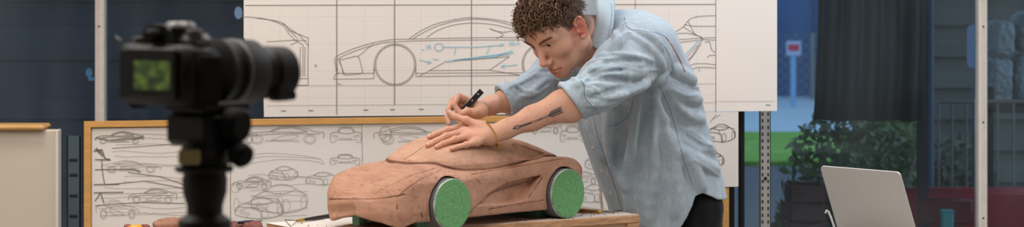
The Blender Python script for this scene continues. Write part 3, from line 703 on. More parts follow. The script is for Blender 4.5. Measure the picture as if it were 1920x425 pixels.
# small blob lumps of loose clay stuck along the hood crease
# wheels
M_foam = mat('green_foam', srgb(118, 176, 120), .85, spec=.2, bump=.0012, bscale=320, var=.5, vscale=300)
M_foam2 = mat('foam_side', srgb(98, 134, 114), .85, spec=.2, var=.15, vscale=90)
M_tyre = mat('grey_tyre_band', srgb(88, 86, 90), .5, spec=.5, var=.2, vscale=40)
M_film = mat('clear_film_edge', srgb(172, 178, 170), .25, spec=.6, bump=.001, bscale=90, var=.5, vscale=40)
for uc in (.2475, -.2475):
    for sg_ in (1, -1):
        wh = bpy.data.objects.new('wheel', None); COL.objects.link(wh); wh.parent = car; wh.location = loc((uc, 0, .0762))
        yy = sg_*(-1 if flipv else 1)
        A = frame((0, yy*.125, 0), (1, 0, 0), (0, 0, -1*yy), (0, yy, 0))
        b = MB(); b.lathe([(.03, 0), (.070, 0), (.0748, .003), (.0756, .03), (.0752, .058), (.0738, .0615)], 72, A); b.build('tyre_band', M_tyre, wh, True)
        b = MB(); b.lathe([(.0748, .0560), (.0752, .0590), (.0744, .0622), (.0730, .0632)], 72, A, False); b.build('film_rim', M_film, wh, True)
        # foam face, bumpy disc
        b = MB(); pr = [(.0728, .0615), (.0722, .0642)]+[(.0722-.006*i, .0645+.0004*math.sin(i*1.7)) for i in range(1, 12)]; pr.append((.0005, .0645))
        b.lathe(pr, 72, A, False); b.build('foam_face', M_foam, wh, True)
        s2 = random.Random(int(uc*1000)+sg_); b = MB()
        for k in range(9):
            a_ = s2.uniform(0, 6.28); r_ = s2.uniform(.01, .066); q = (A @ np.array([r_*math.cos(a_), r_*math.sin(a_), .0645, 1]))[:3]
            b.lathe([(.0002, 0), (.0012, .0003), (.0011, .0009), (.0003, .0013)], 7, frame(q, A[:3, 0], A[:3, 1], A[:3, 2]))
        tag(b.build('foam_specks', mat('pale_speck', srgb(224, 206, 170), .8), wh), kind='stuff')
# support blocks under the floor pan
for nm, lo, hi, m in (('foam_block', (-.30, -.16, .0), (-.19, .112, .034), M_foam2), ('foam_block', (.20, -.12, .0), (.30, .10, .034), M_foam2), ('support_plank', (.285, -.08, .0), (.435, .09, .012), mat('dark_plank', srgb(110, 72, 56), .8, var=.2, vscale=20)), ('foam_block', (.395, -.05, .012), (.425, -.02, .048), M_foam2)):
    b = MB(); b.box(loc(lo).clip(-1, 1) if not flipv else (lo[0], -hi[1], lo[2]), hi if not flipv else (hi[0], -lo[1], hi[2]), .002); b.build(nm, m, car)

# crumbs of clay on the cover
M_crumb = mat('clay_crumb', srgb(150, 88, 58), .8)
rs = random.Random(11)
def tz(px, py): Y = (CZ-TT)*FPX/(py-HOR); return W(px, py, Y)
spots = [(905+rs.gauss(0, 1)*30, 415+rs.uniform(-5, 5)) for _ in range(6)]
spots = [(953, 413), (986, 414), (997, 410), (970, 418), (1016, 418), (1023, 409), (1036, 411), (1047, 412), (1060, 410), (1066, 415), (1075, 410), (1079, 405), (1110, 399.5), (1114, 403), (1116, 399), (1120, 400), (1122, 401), (1108, 405), (1132, 401), (1141, 398.6), (1150, 400), (1066, 406.5), (1072, 405), (1090, 404), (1097, 400), (1093, 401), (1130, 397), (1191, 399.6), (1185, 400.5), (1028, 407), (967, 421), (1136, 403), (1101, 402), (1085, 405), (578, 423), (612, 424), (595, 421), (566, 419)]
for i, (x, y) in enumerate(spots):
    p = tz(x, y); s_ = rs.uniform(.0012, .0028); b = MB()
    b.lathe([(.15*s_, 0), (s_, .25*s_), (s_*.9, s_*.8), (s_*.2, s_*1.2)], 6, np.array([[1.2, .2, 0, 0], [0, 1, .2, 0], [0, 0, 1, 0], [0, 0, 0, 1.]]))
    o = b.build('clay_crumb', M_crumb); o.location = (p[0], p[1], TT); o.rotation_euler = (0, 0, rs.uniform(0, 6))
    tag(o, 'tiny reddish brown clay crumb lying loose on the paper cover of the table', 'crumb', 'clay crumbs on the table')
# ---------------------------------------------------------------- the man: head, arms and hands
man = thing('person', (.58, 7.74, 0), 'curly haired young man in a light blue denim shirt leaning over the clay car', 'person')
V3, F3, C3 = [], [], []                          # pieces of the one body mesh
SK = np.array(srgb(210, 160, 136)[:3]); SKR = np.array(srgb(196, 120, 100)[:3]); SKD = np.array(srgb(176, 124, 98)[:3])
def add_piece(P, f, c):
    n = sum(len(q) for q in V3); V3.append(P); F3.append(f+n); C3.append(c)
def blotch(P, s0=1.): return SK[None, :]*(1+(vnoise(P*[30, 30, 30], 3)-.5)[:, None]*.10*s0)+(SKR-SK)*(np.clip(vnoise(P*[22, 22, 22], 8)-.5, 0, 1))[:, None]*.5
def near(P, c, r, soft=.5):
    d = np.linalg.norm(P-np.asarray(c), axis=1); return np.clip((r-d)/(r*soft), 0, 1)
def nearline(P, a, b, r, soft=.5):
    a = np.asarray(a, float); b = np.asarray(b, float); ab = b-a; t = np.clip(((P-a)@ab)/(ab@ab), 0, 1)
    d = np.linalg.norm(P-a-t[:, None]*ab, axis=1); return np.clip((r-d)/(r*soft), 0, 1)
def tint(c, m, col, a=1): return c+(np.asarray(col)-c)*(m*a)[:, None]

# head frame
yw, pt, rl = math.radians(51), math.radians(38), math.radians(9)
Fh = np.array([-math.cos(yw), -math.sin(yw), 0]); Zz = np.array([0, 0, 1.])
hF = math.cos(pt)*Fh-math.sin(pt)*Zz; U0 = math.cos(pt)*Zz+math.sin(pt)*Fh; L0 = np.cross(Zz, Fh)
hU = math.cos(rl)*U0-math.sin(rl)*L0; hL = math.cos(rl)*L0+math.sin(rl)*U0
HS = 1.07; HC = W(1046.5, 58, 7.42); MH = np.stack([hF, hL, hU], 1)*HS
def h2w(P): return np.asarray(P) @ MH.T + HC
def w2h(P): return ((np.asarray(P)-HC) @ MH)/HS**2
hv = Vol((-.16, -.12, -.22), (.15, .12, .17), .00165)
A2 = (1, -1)
hv.ell((-.012, 0, .045), (.100, .078, .084), 0)
hv.ell((.045, 0, .050), (.050, .062, .056), .03)
hv.ell((.042, 0, -.022), (.048, .056, .072), .03)
for s_ in A2:
    hv.cone((.002, s_*.050, -.052), (.070, s_*.014, -.092), .015, .014, .028)
    hv.cone((-.004, s_*.056, -.012), (.002, s_*.050, -.055), .014, .014, .03)
    hv.ell((.056, s_*.042, -.020), (.022, .018, .018), .022)
hv.ell((.040, 0, -.068), (.044, .044, .036), .02); hv.ell((.072, 0, -.0945), (.0155, .019, .014), .014); hv.ell((.076, 0, -.066), (.020, .028, .028), .016)
hv.cone((.087, .008, .027), (.074, .046, .029), .009, .008, .014); hv.cone((.087, -.008, .027), (.074, -.046, .029), .009, .008, .014)
for s_ in A2:
    hv.ell((.100, s_*.029, .0155), (.018, .019, .0130), .010, sub=True)
    hv.ell((.0735, s_*.029, .0165), (.0128, .0138, .0128), .002)
hv.cone((.088, 0, .024), (.112, 0, -.024), .0085, .0100, .014); hv.ell((.1135, 0, -.0295), (.0112, .0120, .0100), .007)
for s_ in A2:
    hv.ell((.1015, s_*.0125, -.0345), (.0120, .0075, .0082), .006)
hv.cone((.094, 0, -.036), (.110, 0, -.036), .006, .005, .006)
for s_ in A2: hv.ell((.1065, s_*.0062, -.0425), (.0045, .003, .003), .002, sub=True)
hv.cone((.094, .003, -.044), (.094, .003, -.056), .005, .005, .01)
for s_ in A2:                                     # lips and lids
    hv.path([(.0975, s_*.001, -.0605), (.0955, s_*.010, -.0605), (.086, s_*.0235, -.0655)], [.0048, .0046, .0026], .004)
    hv.path([(.0955, s_*.001, -.0725), (.093, s_*.011, -.0720), (.086, s_*.022, -.0670)], [.0058, .0052, .0028], .004)
    hv.path([(.104, s_*.0, -.0664), (.0985, s_*.010, -.0660), (.090, s_*.0245, -.0668)], [.0015, .0014, .0012], .002, sub=True)
    hv.path([(.0838, s_*.0150, .0170), (.0876, s_*.0215, .0240), (.0870, s_*.0320, .0248), (.0822, s_*.0415, .0212), (.0760, s_*.0460, .0145)], [.0017, .0023, .0024, .0021, .0016], .003)
    hv.path([(.0838, s_*.0152, .0150), (.0858, s_*.0220, .0080), (.0850, s_*.0315, .0062), (.0802, s_*.0405, .0088), (.0760, s_*.0458, .0138)], [.0016, .0019, .0019, .0018, .0016], .003)
# ears
for s_ in A2:
    ea = np.array([[.88, -s_*.42, -.10], [0, 0, 0], [0, 0, 1.]]); ea[0] = nrm(ea[0]); ea[1] = np.array([-ea[0, 1], ea[0, 0], 0.])*1; ea[2] = nrm(np.cross(ea[0], ea[1])); ea[1] = np.cross(ea[2], ea[0])
    ce = np.array([-.004, s_*.081, -.002])
    def E3(a, b, o=0.): return ce+ea[0]*(-a)*1.0+np.array([0, 0, 1.])*b+np.array([.0, s_*1., 0])*o
    hv.cone((-.004, s_*.072, -.004), E3(0, 0, -.004), .014, .010, .010, flat=((0, 1, 0), 1.6))
    rim = [(-.012, .006), (-.010, .020), (-.002, .030), (.009, .031), (.0165, .022), (.018, .008), (.0145, -.008), (.008, -.022), (.001, -.030), (-.006, -.031), (-.0085, -.022)]
    hv.path([E3(a, b, .002) for a, b in rim], [.0030, .0034, .0036, .0038, .0040, .0040, .0040, .0042, .0052, .0052, .0036], .003)
    M_ = np.stack([ea[0], nrm(np.cross([0, 0, 1.], ea[0])), [0, 0, 1.]])
    hv.ell(E3(.004, .002, -.002), (.0145, .0035, .027), .004, M=M_)
    hv.path([E3(.009, .018, .0015), (E3(.010, .004, .0015)), E3(.005, -.012, .001)], [.0026, .0030, .0026], .003)
    hv.ell(E3(-.001, -.002, .004), (.0085, .0060, .0130), .003, sub=True, M=M_); hv.ell(E3(-.011, -.006, .000), (.004, .004, .006), .003, M=M_)
# neck into the collar
nb = w2h(W(1150, 62, 7.60)); nb2 = w2h(W(1118, 108, 7.52))
hv.cone((-.035, 0, -.030), (-.035, 0, -.030)*np.array(1)+ (nb-np.array([-.035, 0, -.03]))*1.0, .052, .050, .03)
hv.cone((.015, .0, -.060), nb2, .034, .045, .03)
for s_ in (1,): hv.cone((-.020, s_*.052, -.035), w2h(W(1112, 100, 7.46)), .013, .010, .022)   # neck muscle
P, f = hv.mesh(); P = relax(P, f, 1, .35)
c = blotch(h2w(P))
c = tint(c, np.clip((P[:, 2]+.01)/-.05, 0, 1)*np.clip((P[:, 0]-.0)/.03, 0, 1), SKD, .30)                     # shaved beard area
for s_ in A2:
    lip = np.maximum(nearline(P, (.0985, 0, -.0605), (.087, s_*.022, -.066), .0068, .4), nearline(P, (.097, 0, -.0735), (.087, s_*.021, -.068), .0075, .4))
    c = tint(c, lip, srgb(176, 92, 84)[:3], .95)
    c = tint(c, near(P, (.055, s_*.050, -.028), .035, .9), SKR, .35); c = tint(c, near(P, (-.008, s_*.088, 0), .042, .4), srgb(206, 118, 100)[:3], .75)
    c = tint(c, near(P, (.082, s_*.029, .016), .019, .6), srgb(160, 104, 88)[:3], .35)
    c = tint(c, np.maximum(nearline(P, (.0868, s_*.021, .0225), (.0862, s_*.032, .0230), .0030, .6), nearline(P, (.0862, s_*.032, .0230), (.0785, s_*.0435, .0150), .0030, .6)), srgb(62, 38, 30)[:3], .9)     # lash line
    c = tint(c, near(P, (.1085, s_*.0062, -.0425), .0045, .6), srgb(90, 44, 36)[:3], .9)
c = tint(c, near(P, (.112, 0, -.03), .022, .8), SKR, .45)
moles = [(1061, 102), (1046, 96)]
for mx_, my_ in moles:
    q = hv.hit(mx_, my_, 7.1, 7.7, w2h)
    if q is not None: c = tint(c, near(P, w2h(q), .0022, .4), srgb(130, 80, 64)[:3], .7)
# cropped hair pigment on the sides
hairline = np.clip((P[:, 2]-(.070-.55*np.clip(.085-P[:, 0], 0, .1)-.55*np.clip(.02-P[:, 0], 0, .2)))/.012, 0, 1)
sideb = np.clip((.050+.25*(P[:, 2]-.02)-P[:, 0])/.014, 0, 1)*np.clip((P[:, 2]-(.006+np.clip(P[:, 0]-.012, 0, 1)*.9))/.016, 0, 1)*(np.abs(P[:, 1]) > .04)*.95
behind = np.clip((-.022-P[:, 0])/.008, 0, 1)*np.clip((P[:, 2]+.060)/.02, 0, 1)
hm = np.clip(np.maximum(np.maximum(hairline, sideb), behind), 0, 1)*(near(P, (-.008, .090, 0), .031, .1) < .2)*(near(P, (-.008, -.090, 0), .031, .1) < .2)
c = tint(c, hm, srgb(74, 52, 40)[:3], .85)
tq = [hv.hit(x_, y_, 7.1, 7.7, w2h) for x_, y_ in ((1040, 38), (1056, 44), (1067, 52))]
for a_, b_ in zip(tq[:-1], tq[1:]):
    if a_ is not None and b_ is not None: c = tint(c, nearline(P, w2h(a_), w2h(b_), .0135, .5), srgb(84, 60, 46)[:3], .8)
add_piece(h2w(P), f, c)

# left (near) forearm and hand, resting on the car flank
LSH = np.array([.388, 7.47, 1.436]); LEL = W(1098, 180, 7.27); LWR = W(926, 250, 7.165)
RSH = np.array([.235, 7.80, 1.405]); REL = W(1000, 172, 7.62); RWR = W(897, 205, 7.42)
def chit(px, py, r):
    q = cv.hit(px, py, 6.75, 7.8, w2c)
    if q is None: return None
    # slide towards the eye until a ball of radius r clears the clay
    d = nrm(q-np.array([0, 0, CZ]))
    for k in range(60):
        p = q-d*(k*.001); 
        if cv.val(w2c(p)) >= r*.93: return p
    return q-d*r
def onhand(px, py, r, lift=0., Y=None):
    if Y is not None: return W(px, py, Y)
    q = chit(px, py, r); d = nrm(q-np.array([0, 0, CZ])); return q-d*lift
av = Vol((-.30, 7.02, 1.10), (.29, 7.36, 1.38), .00145)
fing = {   # (px, py, radius, lift) from tip to knuckle
 'index': [(805, 256, .0070, .000), (819, 250, .0078, .004), (839, 243, .0086, .011), (868, 238, .0108, .018)],
 'middle': [(802, 272, .0072, .000), (815, 265, .0080, .004), (836, 255, .0090, .012), (872, 246, .0112, .019)],
 'ring': [(819, 275, .0070, .000), (831, 269, .0077, .004), (853, 261, .0086, .011), (880, 255, .0108, .017)],
 'little': [(847, 279, .0062, .000), (858, 275, .0068, .003), (874, 271, .0076, .008), (894, 266, .0098, .014)]}
FJ = {}
for n_, js in fing.items(): FJ[n_] = [None]*4
# a plane of depth for the hand from the clay under it
for n_, js in fing.items():
    for i, (px, py, r, l) in enumerate(js):
        q = chit(px, py, r)
        FJ[n_][i] = (q-nrm(q-np.array([0, 0, CZ]))*l) if q is not None else None
for n_ in FJ:
    for i in range(4):
        if FJ[n_][i] is None:
            FJ[n_][i] = W(fing[n_][i][0], fing[n_][i][1], (FJ[n_][i-1][1] if i else 7.2)+.006)
# keep each finger's depth steady
mk = FJ['middle'][3]
print('HAND', {n_: [tuple(np.round(q, 3)) for q in FJ[n_]] for n_ in FJ})
LWR = W(924, 252, mk[1]-.004)
wr2 = LWR
for n_, js in fing.items():
    J = FJ[n_]; R = [q[2] for q in js]
    R = [r_*1.10 for r_ in R]; av.path([J[0], J[1], J[2], J[3]], R, .004)
    av.cone(J[2], J[2], R[2]*1.05, k=.006)
    base = LWR+(J[3]-LWR)*.12
    av.cone(J[3], base, R[3], .0155, .012)
    av.cone(J[3]-nrm(J[3]-np.array([0, 0, CZ]))*.002, J[3], R[3]*.9, k=.006)
dv = nrm(FJ['middle'][3]-LWR)
eye = np.array([0, 0, CZ]); vd = nrm(LWR-eye)
for a_, b_ in (('index', 'middle'), ('middle', 'ring'), ('ring', 'little')):
    m_ = (FJ[a_][3]+FJ[b_][3])/2; av.cone(m_+vd*.002+(LWR-m_)*.08, LWR+(m_-LWR)*.15, .0115, .0165, .012)
    av.cone(m_*.75+(FJ[a_][2]+FJ[b_][2])/2*.25+vd*.002, m_, .0058, .0085, .010)
# thumb, raised behind
T_ = [W(842, 210, mk[1]+.022), W(853, 218, mk[1]+.018), W(874, 225, mk[1]+.010), W(903, 238, mk[1]+.004)]
av.path(T_, [.0078, .0090, .0102, .0150], .008); av.cone(T_[2], FJ['index'][3], .008, .009, .012); av.cone(T_[3], FJ['index'][3], .013, .010, .014)
av.cone(T_[3], LWR, .014, .018, .015)
av.cone(W(905, 262, mk[1]), LWR, .0135, .0185, .014)
# forearm
nf = nrm(np.cross(LEL-LWR, vd))
fm = LWR+(LEL-LWR)*.42; fm2 = LWR+(LEL-LWR)*.75
av.path([LWR+(LEL-LWR)*-.02, LWR+(LEL-LWR)*.14, fm, fm2, LEL], [.0245, .0262, .0345, .0450, .0470], .02, flat=(vd, 1.18))
av.cone(W(1075, 212, 7.25), LEL, .024, .03, .03)
# tendons and nails
for n_ in ('index', 'middle', 'ring', 'little'):
    J = FJ[n_]; m_ = J[3]+(LWR-J[3])*.55
    av.cone(J[3]-vd*.0078, m_-vd*.0125, .0020, .0012, .007)
Pn = []
for n_ in FJ:
    for i in (1, 2):
        for o_ in (-.0014, .0014):
            dr = nrm(FJ[n_][i+1]-FJ[n_][i-1]); nn0 = nrm(-vd-dr*((-vd)@dr)); nn0 = nrm(nn0+np.array([0, 0, .5])); ac = nrm(np.cross(dr, nn0)); rr0 = fing[n_][i][2]*1.12; pc = FJ[n_][i]+nn0*rr0*1.04+dr*o_
            av.cone(pc-ac*rr0*.5, pc+ac*rr0*.5, .0007, k=.0012, sub=True)
def nail(vol, tip, nxt, r, view):
    d = nrm(tip-nxt); n_ = nrm(-view-d*((-view)@d)); Mx = np.stack([d, np.cross(n_, d), n_])
    vol.ell(tip+d*r*.22+n_*r*.80, (r*.78, r*.62, r*.34), .0006, M=Mx)
    return tip+d*r*.25+n_*r*1.05, r*.78
upv = nrm(np.array([0.1, -.62, .72]))
for n_ in FJ: Pn.append(nail(av, FJ[n_][0], FJ[n_][1], fing[n_][0][2], -upv))
P, f = av.mesh(); P = relax(P, f, 1, .4)
c = blotch(P)
for n_ in FJ:
    c = tint(c, near(P, FJ[n_][0], .013, .8), SKR, .55)
    for i in (1, 2, 3): c = tint(c, near(P, FJ[n_][i]-vd*.006, .0095, .9), SKR, .40)
for q, r in Pn: c = tint(c, near(P, q, r, .3), srgb(232, 178, 162)[:3], .8)
hair_ = np.clip((vnoise(P*[160, 60, 160], 31)-.62)*3, 0, 1); c = tint(c, hair_*(P[:, 0] > LWR[0]+.03), srgb(150, 104, 80)[:3], .25)
# arrow tattoo, inked on the forearm (a thin film following the skin)
from mathutils.bvhtree import BVHTree
bvh = BVHTree.FromPolygons([tuple(q) for q in P], [tuple(int(i) for i in q) for q in f])
def bh(px, py):
    d = nrm(W(px, py, 7.)-eye); h_ = bvh.ray_cast(Vector(eye), Vector(d)); return None if h_[0] is None else np.array(h_[0])-d*.0004
T0, T1 = np.array([961.5, 241.]), np.array([1057., 203.5]); tu = (T1-T0)/np.linalg.norm(T1-T0); tn = np.array([-tu[1], tu[0]]); TLn = np.linalg.norm(T1-T0)
def tp(a, b_): q = T0+tu*a+tn*(b_+3.2*math.sin(math.pi*min(max(a/TLn, 0), 1))*-1*-.0); return (q[0], q[1]+2.6*math.sin(math.pi*min(max(a/TLn, 0), 1)))
ink = [([tp(14, -1.0), tp(30, -1.0)], 1.6), ([tp(14, 1.0), tp(30, 1.0)], 1.6), ([tp(28, -1.4), tp(50, -1.4), tp(76, -1.2)], .9), ([tp(28, 1.3), tp(50, 1.2), tp(76, 1.1)], .9), ([tp(26, 0), tp(38, 0)], 2.4), ([tp(50, 0), tp(60, 0)], .7),
       ([tp(0, 0), tp(9, -3.8), tp(14, -1.2)], 1.5), ([tp(0, 0), tp(9, 3.8), tp(14, 1.2)], 1.5), ([tp(1, 0), tp(5, 0)], 2.2), ([tp(5, -1.4), tp(11, 0), tp(5, 1.4)], .7), ([tp(13, -3), tp(13, 3)], 1.2), ([tp(16, -2.4), tp(16, 2.4)], .9),
       ([tp(72, 0), tp(100, 0)], 2.0), ([tp(72, 0), tp(78, -5)], 1.0), ([tp(72, 0), tp(78, 5)], 1.0), ([tp(78, -5.4), tp(100, -5.6)], .8), ([tp(78, 5.4), tp(100, 5.6)], .8)]
for k_ in range(9): ink += [([tp(73+k_*2.6, 0), tp(79+k_*2.6, -5.8)], 1.15), ([tp(73+k_*2.6, 0), tp(79+k_*2.6, 5.8)], 1.15)]
tv_, tf_ = [], []
for L_, w_ in ink:
    Q = []
    for i_ in range(len(L_)-1):
        n_s = max(2, int(np.hypot(L_[i_+1][0]-L_[i_][0], L_[i_+1][1]-L_[i_][1])/1.5)+1)
        for k_ in range(n_s): Q.append(np.array(L_[i_])+(np.array(L_[i_+1])-np.array(L_[i_]))*k_/(n_s-1))
    for i_ in range(len(Q)-1):
        dd = Q[i_+1]-Q[i_]; l_ = np.hypot(*dd)
        if l_ < 1e-6: continue
        nn_ = np.array([-dd[1], dd[0]])/l_*w_*.5; qs = [bh(*(Q[i_]+nn_)), bh(*(Q[i_]-nn_)), bh(*(Q[i_+1]-nn_)), bh(*(Q[i_+1]+nn_))]
        if any(q is None for q in qs): continue
        k_ = len(tv_); tv_ += qs; tf_.append((k_, k_+1, k_+2, k_+3))
tattoo = into(obj('tattoo', tv_, tf_, mat('tattoo_ink', srgb(66, 70, 78), .6)), man); tattoo['label'] = 'dark arrow tattoo on the forearm'
add_piece(P, f, c)

# right (far) forearm and hand holding the knife
rv = Vol((-.225, 7.24, 1.15), (.10, 7.72, 1.37), .00155)
Yh = 7.36
K0, K1 = W(838, 239, Yh-.030), W(903, 170, Yh-.012)          # knife: blade end, butt
kd = nrm(K1-K0)
r5 = {'index': ([W(884, 190, Yh+.012), W(860, 180, Yh-.010), W(851, 196, Yh-.030), W(860, 208, Yh-.036)], [.0115, .0098, .0085, .0078]),
      'middle': ([W(876, 195, Yh+.025), W(849, 188, Yh+.008), W(841, 206, Yh-.012), W(848, 219, Yh-.022)], [.0115, .0098, .0086, .0078]),
      'ring': ([W(874, 203, Yh+.038), W(846, 200, Yh+.028), W(838, 220, Yh+.012), W(844, 232, Yh-.002)], [.0110, .0094, .0082, .0074]),
      'little': ([W(874, 213, Yh+.045), W(848, 214, Yh+.042), W(841, 232, Yh+.028), W(846, 241, Yh+.018)], [.0100, .0084, .0074, .0066])}
for n_, (J, R) in r5.items():
    rv.path(J, R, .003); rv.cone(J[0], RWR+(J[0]-RWR)*.15, R[0], .017, .014)
th = [W(903, 207, Yh-.006), W(890, 210, Yh-.026), W(876, 208, Yh-.034), W(864, 214, Yh-.038)]
rv.path(th, [.0150, .0120, .0102, .0088], .008); rv.cone(th[0], r5['index'][0][0], .013, .011, .016); rv.cone(th[0], RWR, .016, .021, .016)
for q in ('index', 'middle', 'ring', 'little'): rv.cone(r5[q][0][0], r5[q][0][0], r5[q][1][0]*1.02, k=.006)
rv.path([RWR, RWR+(REL-RWR)*.2, RWR+(REL-RWR)*.55, REL], [.0240, .0265, .0380, .0430], .02)
P, f = rv.mesh(); P = relax(P, f, 1, .4); c = blotch(P)
for n_, (J, R) in r5.items():
    for i in (1, 2, 3): c = tint(c, near(P, J[i], .0125, .8), SKR, .45)
c = tint(c, near(P, th[3], .014, .8), SKR, .5)
add_piece(P, f, c)
# torso, upper arms and legs under the clothes (coarse, hidden)
PEL = np.array([.545, 7.745, .94])
tv = Vol((.02, 7.20, .06), (.80, 8.00, 1.56), .011)
tv.path([PEL, (.50, 7.72, 1.15), (.38, 7.68, 1.34), W(1150, 62, 7.60)], [.085, .095, .09, .04], .03)
tv.path([LSH, LEL], [.045, .038], .03); tv.path([RSH, REL], [.045, .038], .03); tv.cone(LSH, RSH, .045, k=.02)
KN = {}
for nm_, hx, kx, ax_ in (('n', (.60, 7.66, .90), (.575, 7.62, .50), (.62, 7.65, .10)), ('f', (.56, 7.83, .90), (.47, 7.86, .50), (.50, 7.90, .10))):
    tv.path([np.array(q)-[.03, 0, 0] for q in (hx, kx, ax_)], [.060, .045, .036], .03); KN[nm_] = (hx, kx, ax_)
P, f = tv.mesh(); add_piece(P, f, np.tile(SK, (len(P), 1)))
M_skin = mat('skin', (0, 0, 0, 1), .48, spec=.4, attr='Col', sss=.12, bump=.00025, bscale=420, detail=4)
into(obj('skin', np.concatenate(V3), np.concatenate(F3), M_skin, None, True, np.concatenate(C3)), man)

# eyes
M_eye = bpy.data.materials.new('eye'); M_eye.use_nodes = True; nt = M_eye.node_tree; pb = nt.nodes['Principled BSDF']; pb.inputs['Roughness'].default_value = .12
at = nd(nt, 'ShaderNodeAttribute', attribute_name='Col'); nt.links.new(at.outputs['Color'], pb.inputs['Base Color'])
for s_ in A2:
    n1, n2 = 24, 32; v = []; gz = nrm(np.array([.93, .13, -.30])); cc = []
    for i in range(n1+1):
        for j in range(n2):
            a = math.pi*i/n1; b_ = 2*math.pi*j/n2; q = np.array([math.cos(a), math.sin(a)*math.cos(b_), math.sin(a)*math.sin(b_)])
            v.append(q); 
    v = np.array(v); R3 = axis_frame((0, 0, 0), gz)[:3, :3]; R3 = np.stack([R3[:, 2], R3[:, 0], R3[:, 1]], 1); vv_ = v@R3.T
    ang = np.degrees(np.arccos(np.clip(vv_@gz, -1, 1)))
    cc = np.tile(srgb(196, 180, 170)[:3], (len(v), 1)); cc = np.where((ang < 31)[:, None], srgb(84, 84, 70)[:3], cc); cc = np.where((ang < 15)[:, None], srgb(14, 12, 12)[:3], cc); cc = np.where(((ang > 26) & (ang < 32))[:, None], srgb(50, 52, 50)[:3], cc)
    f = [(i*n2+j, i*n2+(j+1) % n2, (i+1)*n2+(j+1) % n2, (i+1)*n2+j) for i in range(n1) for j in range(n2)]
    into(obj('eye', h2w(vv_*.0132+np.array([.0752, s_*.029, .0160])), f, M_eye, None, True, cc), man)

# hair: many curling locks plus a close cap
rg = np.random.default_rng(8)
def strands(n, gen, sides=5):
    VV, FF, CC = [], [], []; k = 0
    for i in range(n):
        Pth, R, col = gen(i)
        if Pth is None: continue
        m = len(Pth); t = np.gradient(Pth, axis=0); t /= np.linalg.norm(t, axis=1, keepdims=True)+1e-9
        up = np.array([.31, .2, .93]); a = np.cross(t, up); a /= np.linalg.norm(a, axis=1, keepdims=True)+1e-9; b_ = np.cross(t, a)
        w_ = np.linspace(0, 2*np.pi, sides, endpoint=False)
        ring = Pth[:, None, :]+R[:, None, None]*(np.cos(w_)[None, :, None]*a[:, None, :]+np.sin(w_)[None, :, None]*b_[:, None, :])
        VV.append(ring.reshape(-1, 3)); CC.append(np.tile(col, (m*sides, 1)))
        ii = np.arange(m-1)[:, None]*sides; jj = np.arange(sides)[None, :]; j2 = (jj+1) % sides
        FF.append((np.stack([ii+jj, ii+j2, ii+sides+j2, ii+sides+jj], -1)).reshape(-1, 4)+k); k += m*sides
    return np.concatenate(VV), np.concatenate(FF), np.concatenate(CC)
def scalp_pt():
    while True:
        d = rg.normal(size=3); d /= np.linalg.norm(d)
        if d[2] < -.35: continue
        p = np.array([-.008, 0, .047])+d*np.array([.104, .080, .088])
        hl = max(.0, .078-1.6*max(0, .060-p[0]))+.004
        if p[0] < -.035: hl = -.045
        if p[2] < hl: continue
        if p[0] < -.03 and p[2] < .03: p = p*np.array([1, 1.07, 1])
        return p, d
def curl(i):
    p, d = scalp_pt()
    topness = np.clip((p[2]-.070)/.05, 0, 1)
    if p[0] > .02 and p[2] > .066: topness = max(topness, .55)
    if topness < .25:   # cropped sides: short wavy hair lying back
        Ln = .011+.009*rg.random(); m = 7; s_ = np.linspace(0, 1, m)
        dr = nrm(d*.22+np.array([-.5, 0, -.6])+rg.normal(size=3)*.25)
        Pth = p+s_[:, None]*dr*Ln+np.sin(s_*5+rg.random()*6)[:, None]*rg.normal(size=3)*.0016
        return h2w(Pth), np.linspace(.0007, .0003, m), np.array(srgb(92, 68, 52)[:3])*rg.uniform(.6, 1.25)
    Ln = (.034+.036*rg.random())*(.55+.45*topness); turns = rg.uniform(.9, 1.8); m = 26; s_ = np.linspace(0, 1, m); rad = rg.uniform(.0055, .0105)
    fall = np.array([.75, .0, -.35]) if p[0] > .0 else np.array([.2, 0, .0])
    tg = rg.normal(size=3); tg = nrm(tg-d*(tg@d))
    dr = nrm(d*rg.uniform(.25, .8)+fall*rg.uniform(0, .9)+tg*.7)
    e1 = nrm(np.cross(dr, rg.normal(size=3))); e2 = np.cross(dr, e1); ph = rg.random()*6.28
    axis = p-d*.003+s_[:, None]*dr*Ln*.70+(s_**2)[:, None]*(fall*.35-d*.15)*Ln
    env = np.minimum(1, s_*3)
    Pth = axis+(np.cos(ph+s_*turns*6.28)*env*rad)[:, None]*e1+(np.sin(ph+s_*turns*6.28)*env*rad)[:, None]*e2
    R = (.0025*(1-.8*s_**2)+.0002)*rg.uniform(.5, 1.15)
    b_ = rg.random(); col = np.array(srgb(88, 60, 40)[:3])*(.45+b_*1.1) if b_ < .86 else np.array(srgb(150, 108, 72)[:3])*rg.uniform(.7, 1.05)
    return h2w(Pth), R, col
Vh, Fh_, Ch = strands(3000, curl)
M_hair = mat('hair', (0, 0, 0, 1), .42, spec=.5, attr='Col')
hair = into(obj('hair', Vh, Fh_, M_hair, None, True, Ch), man)
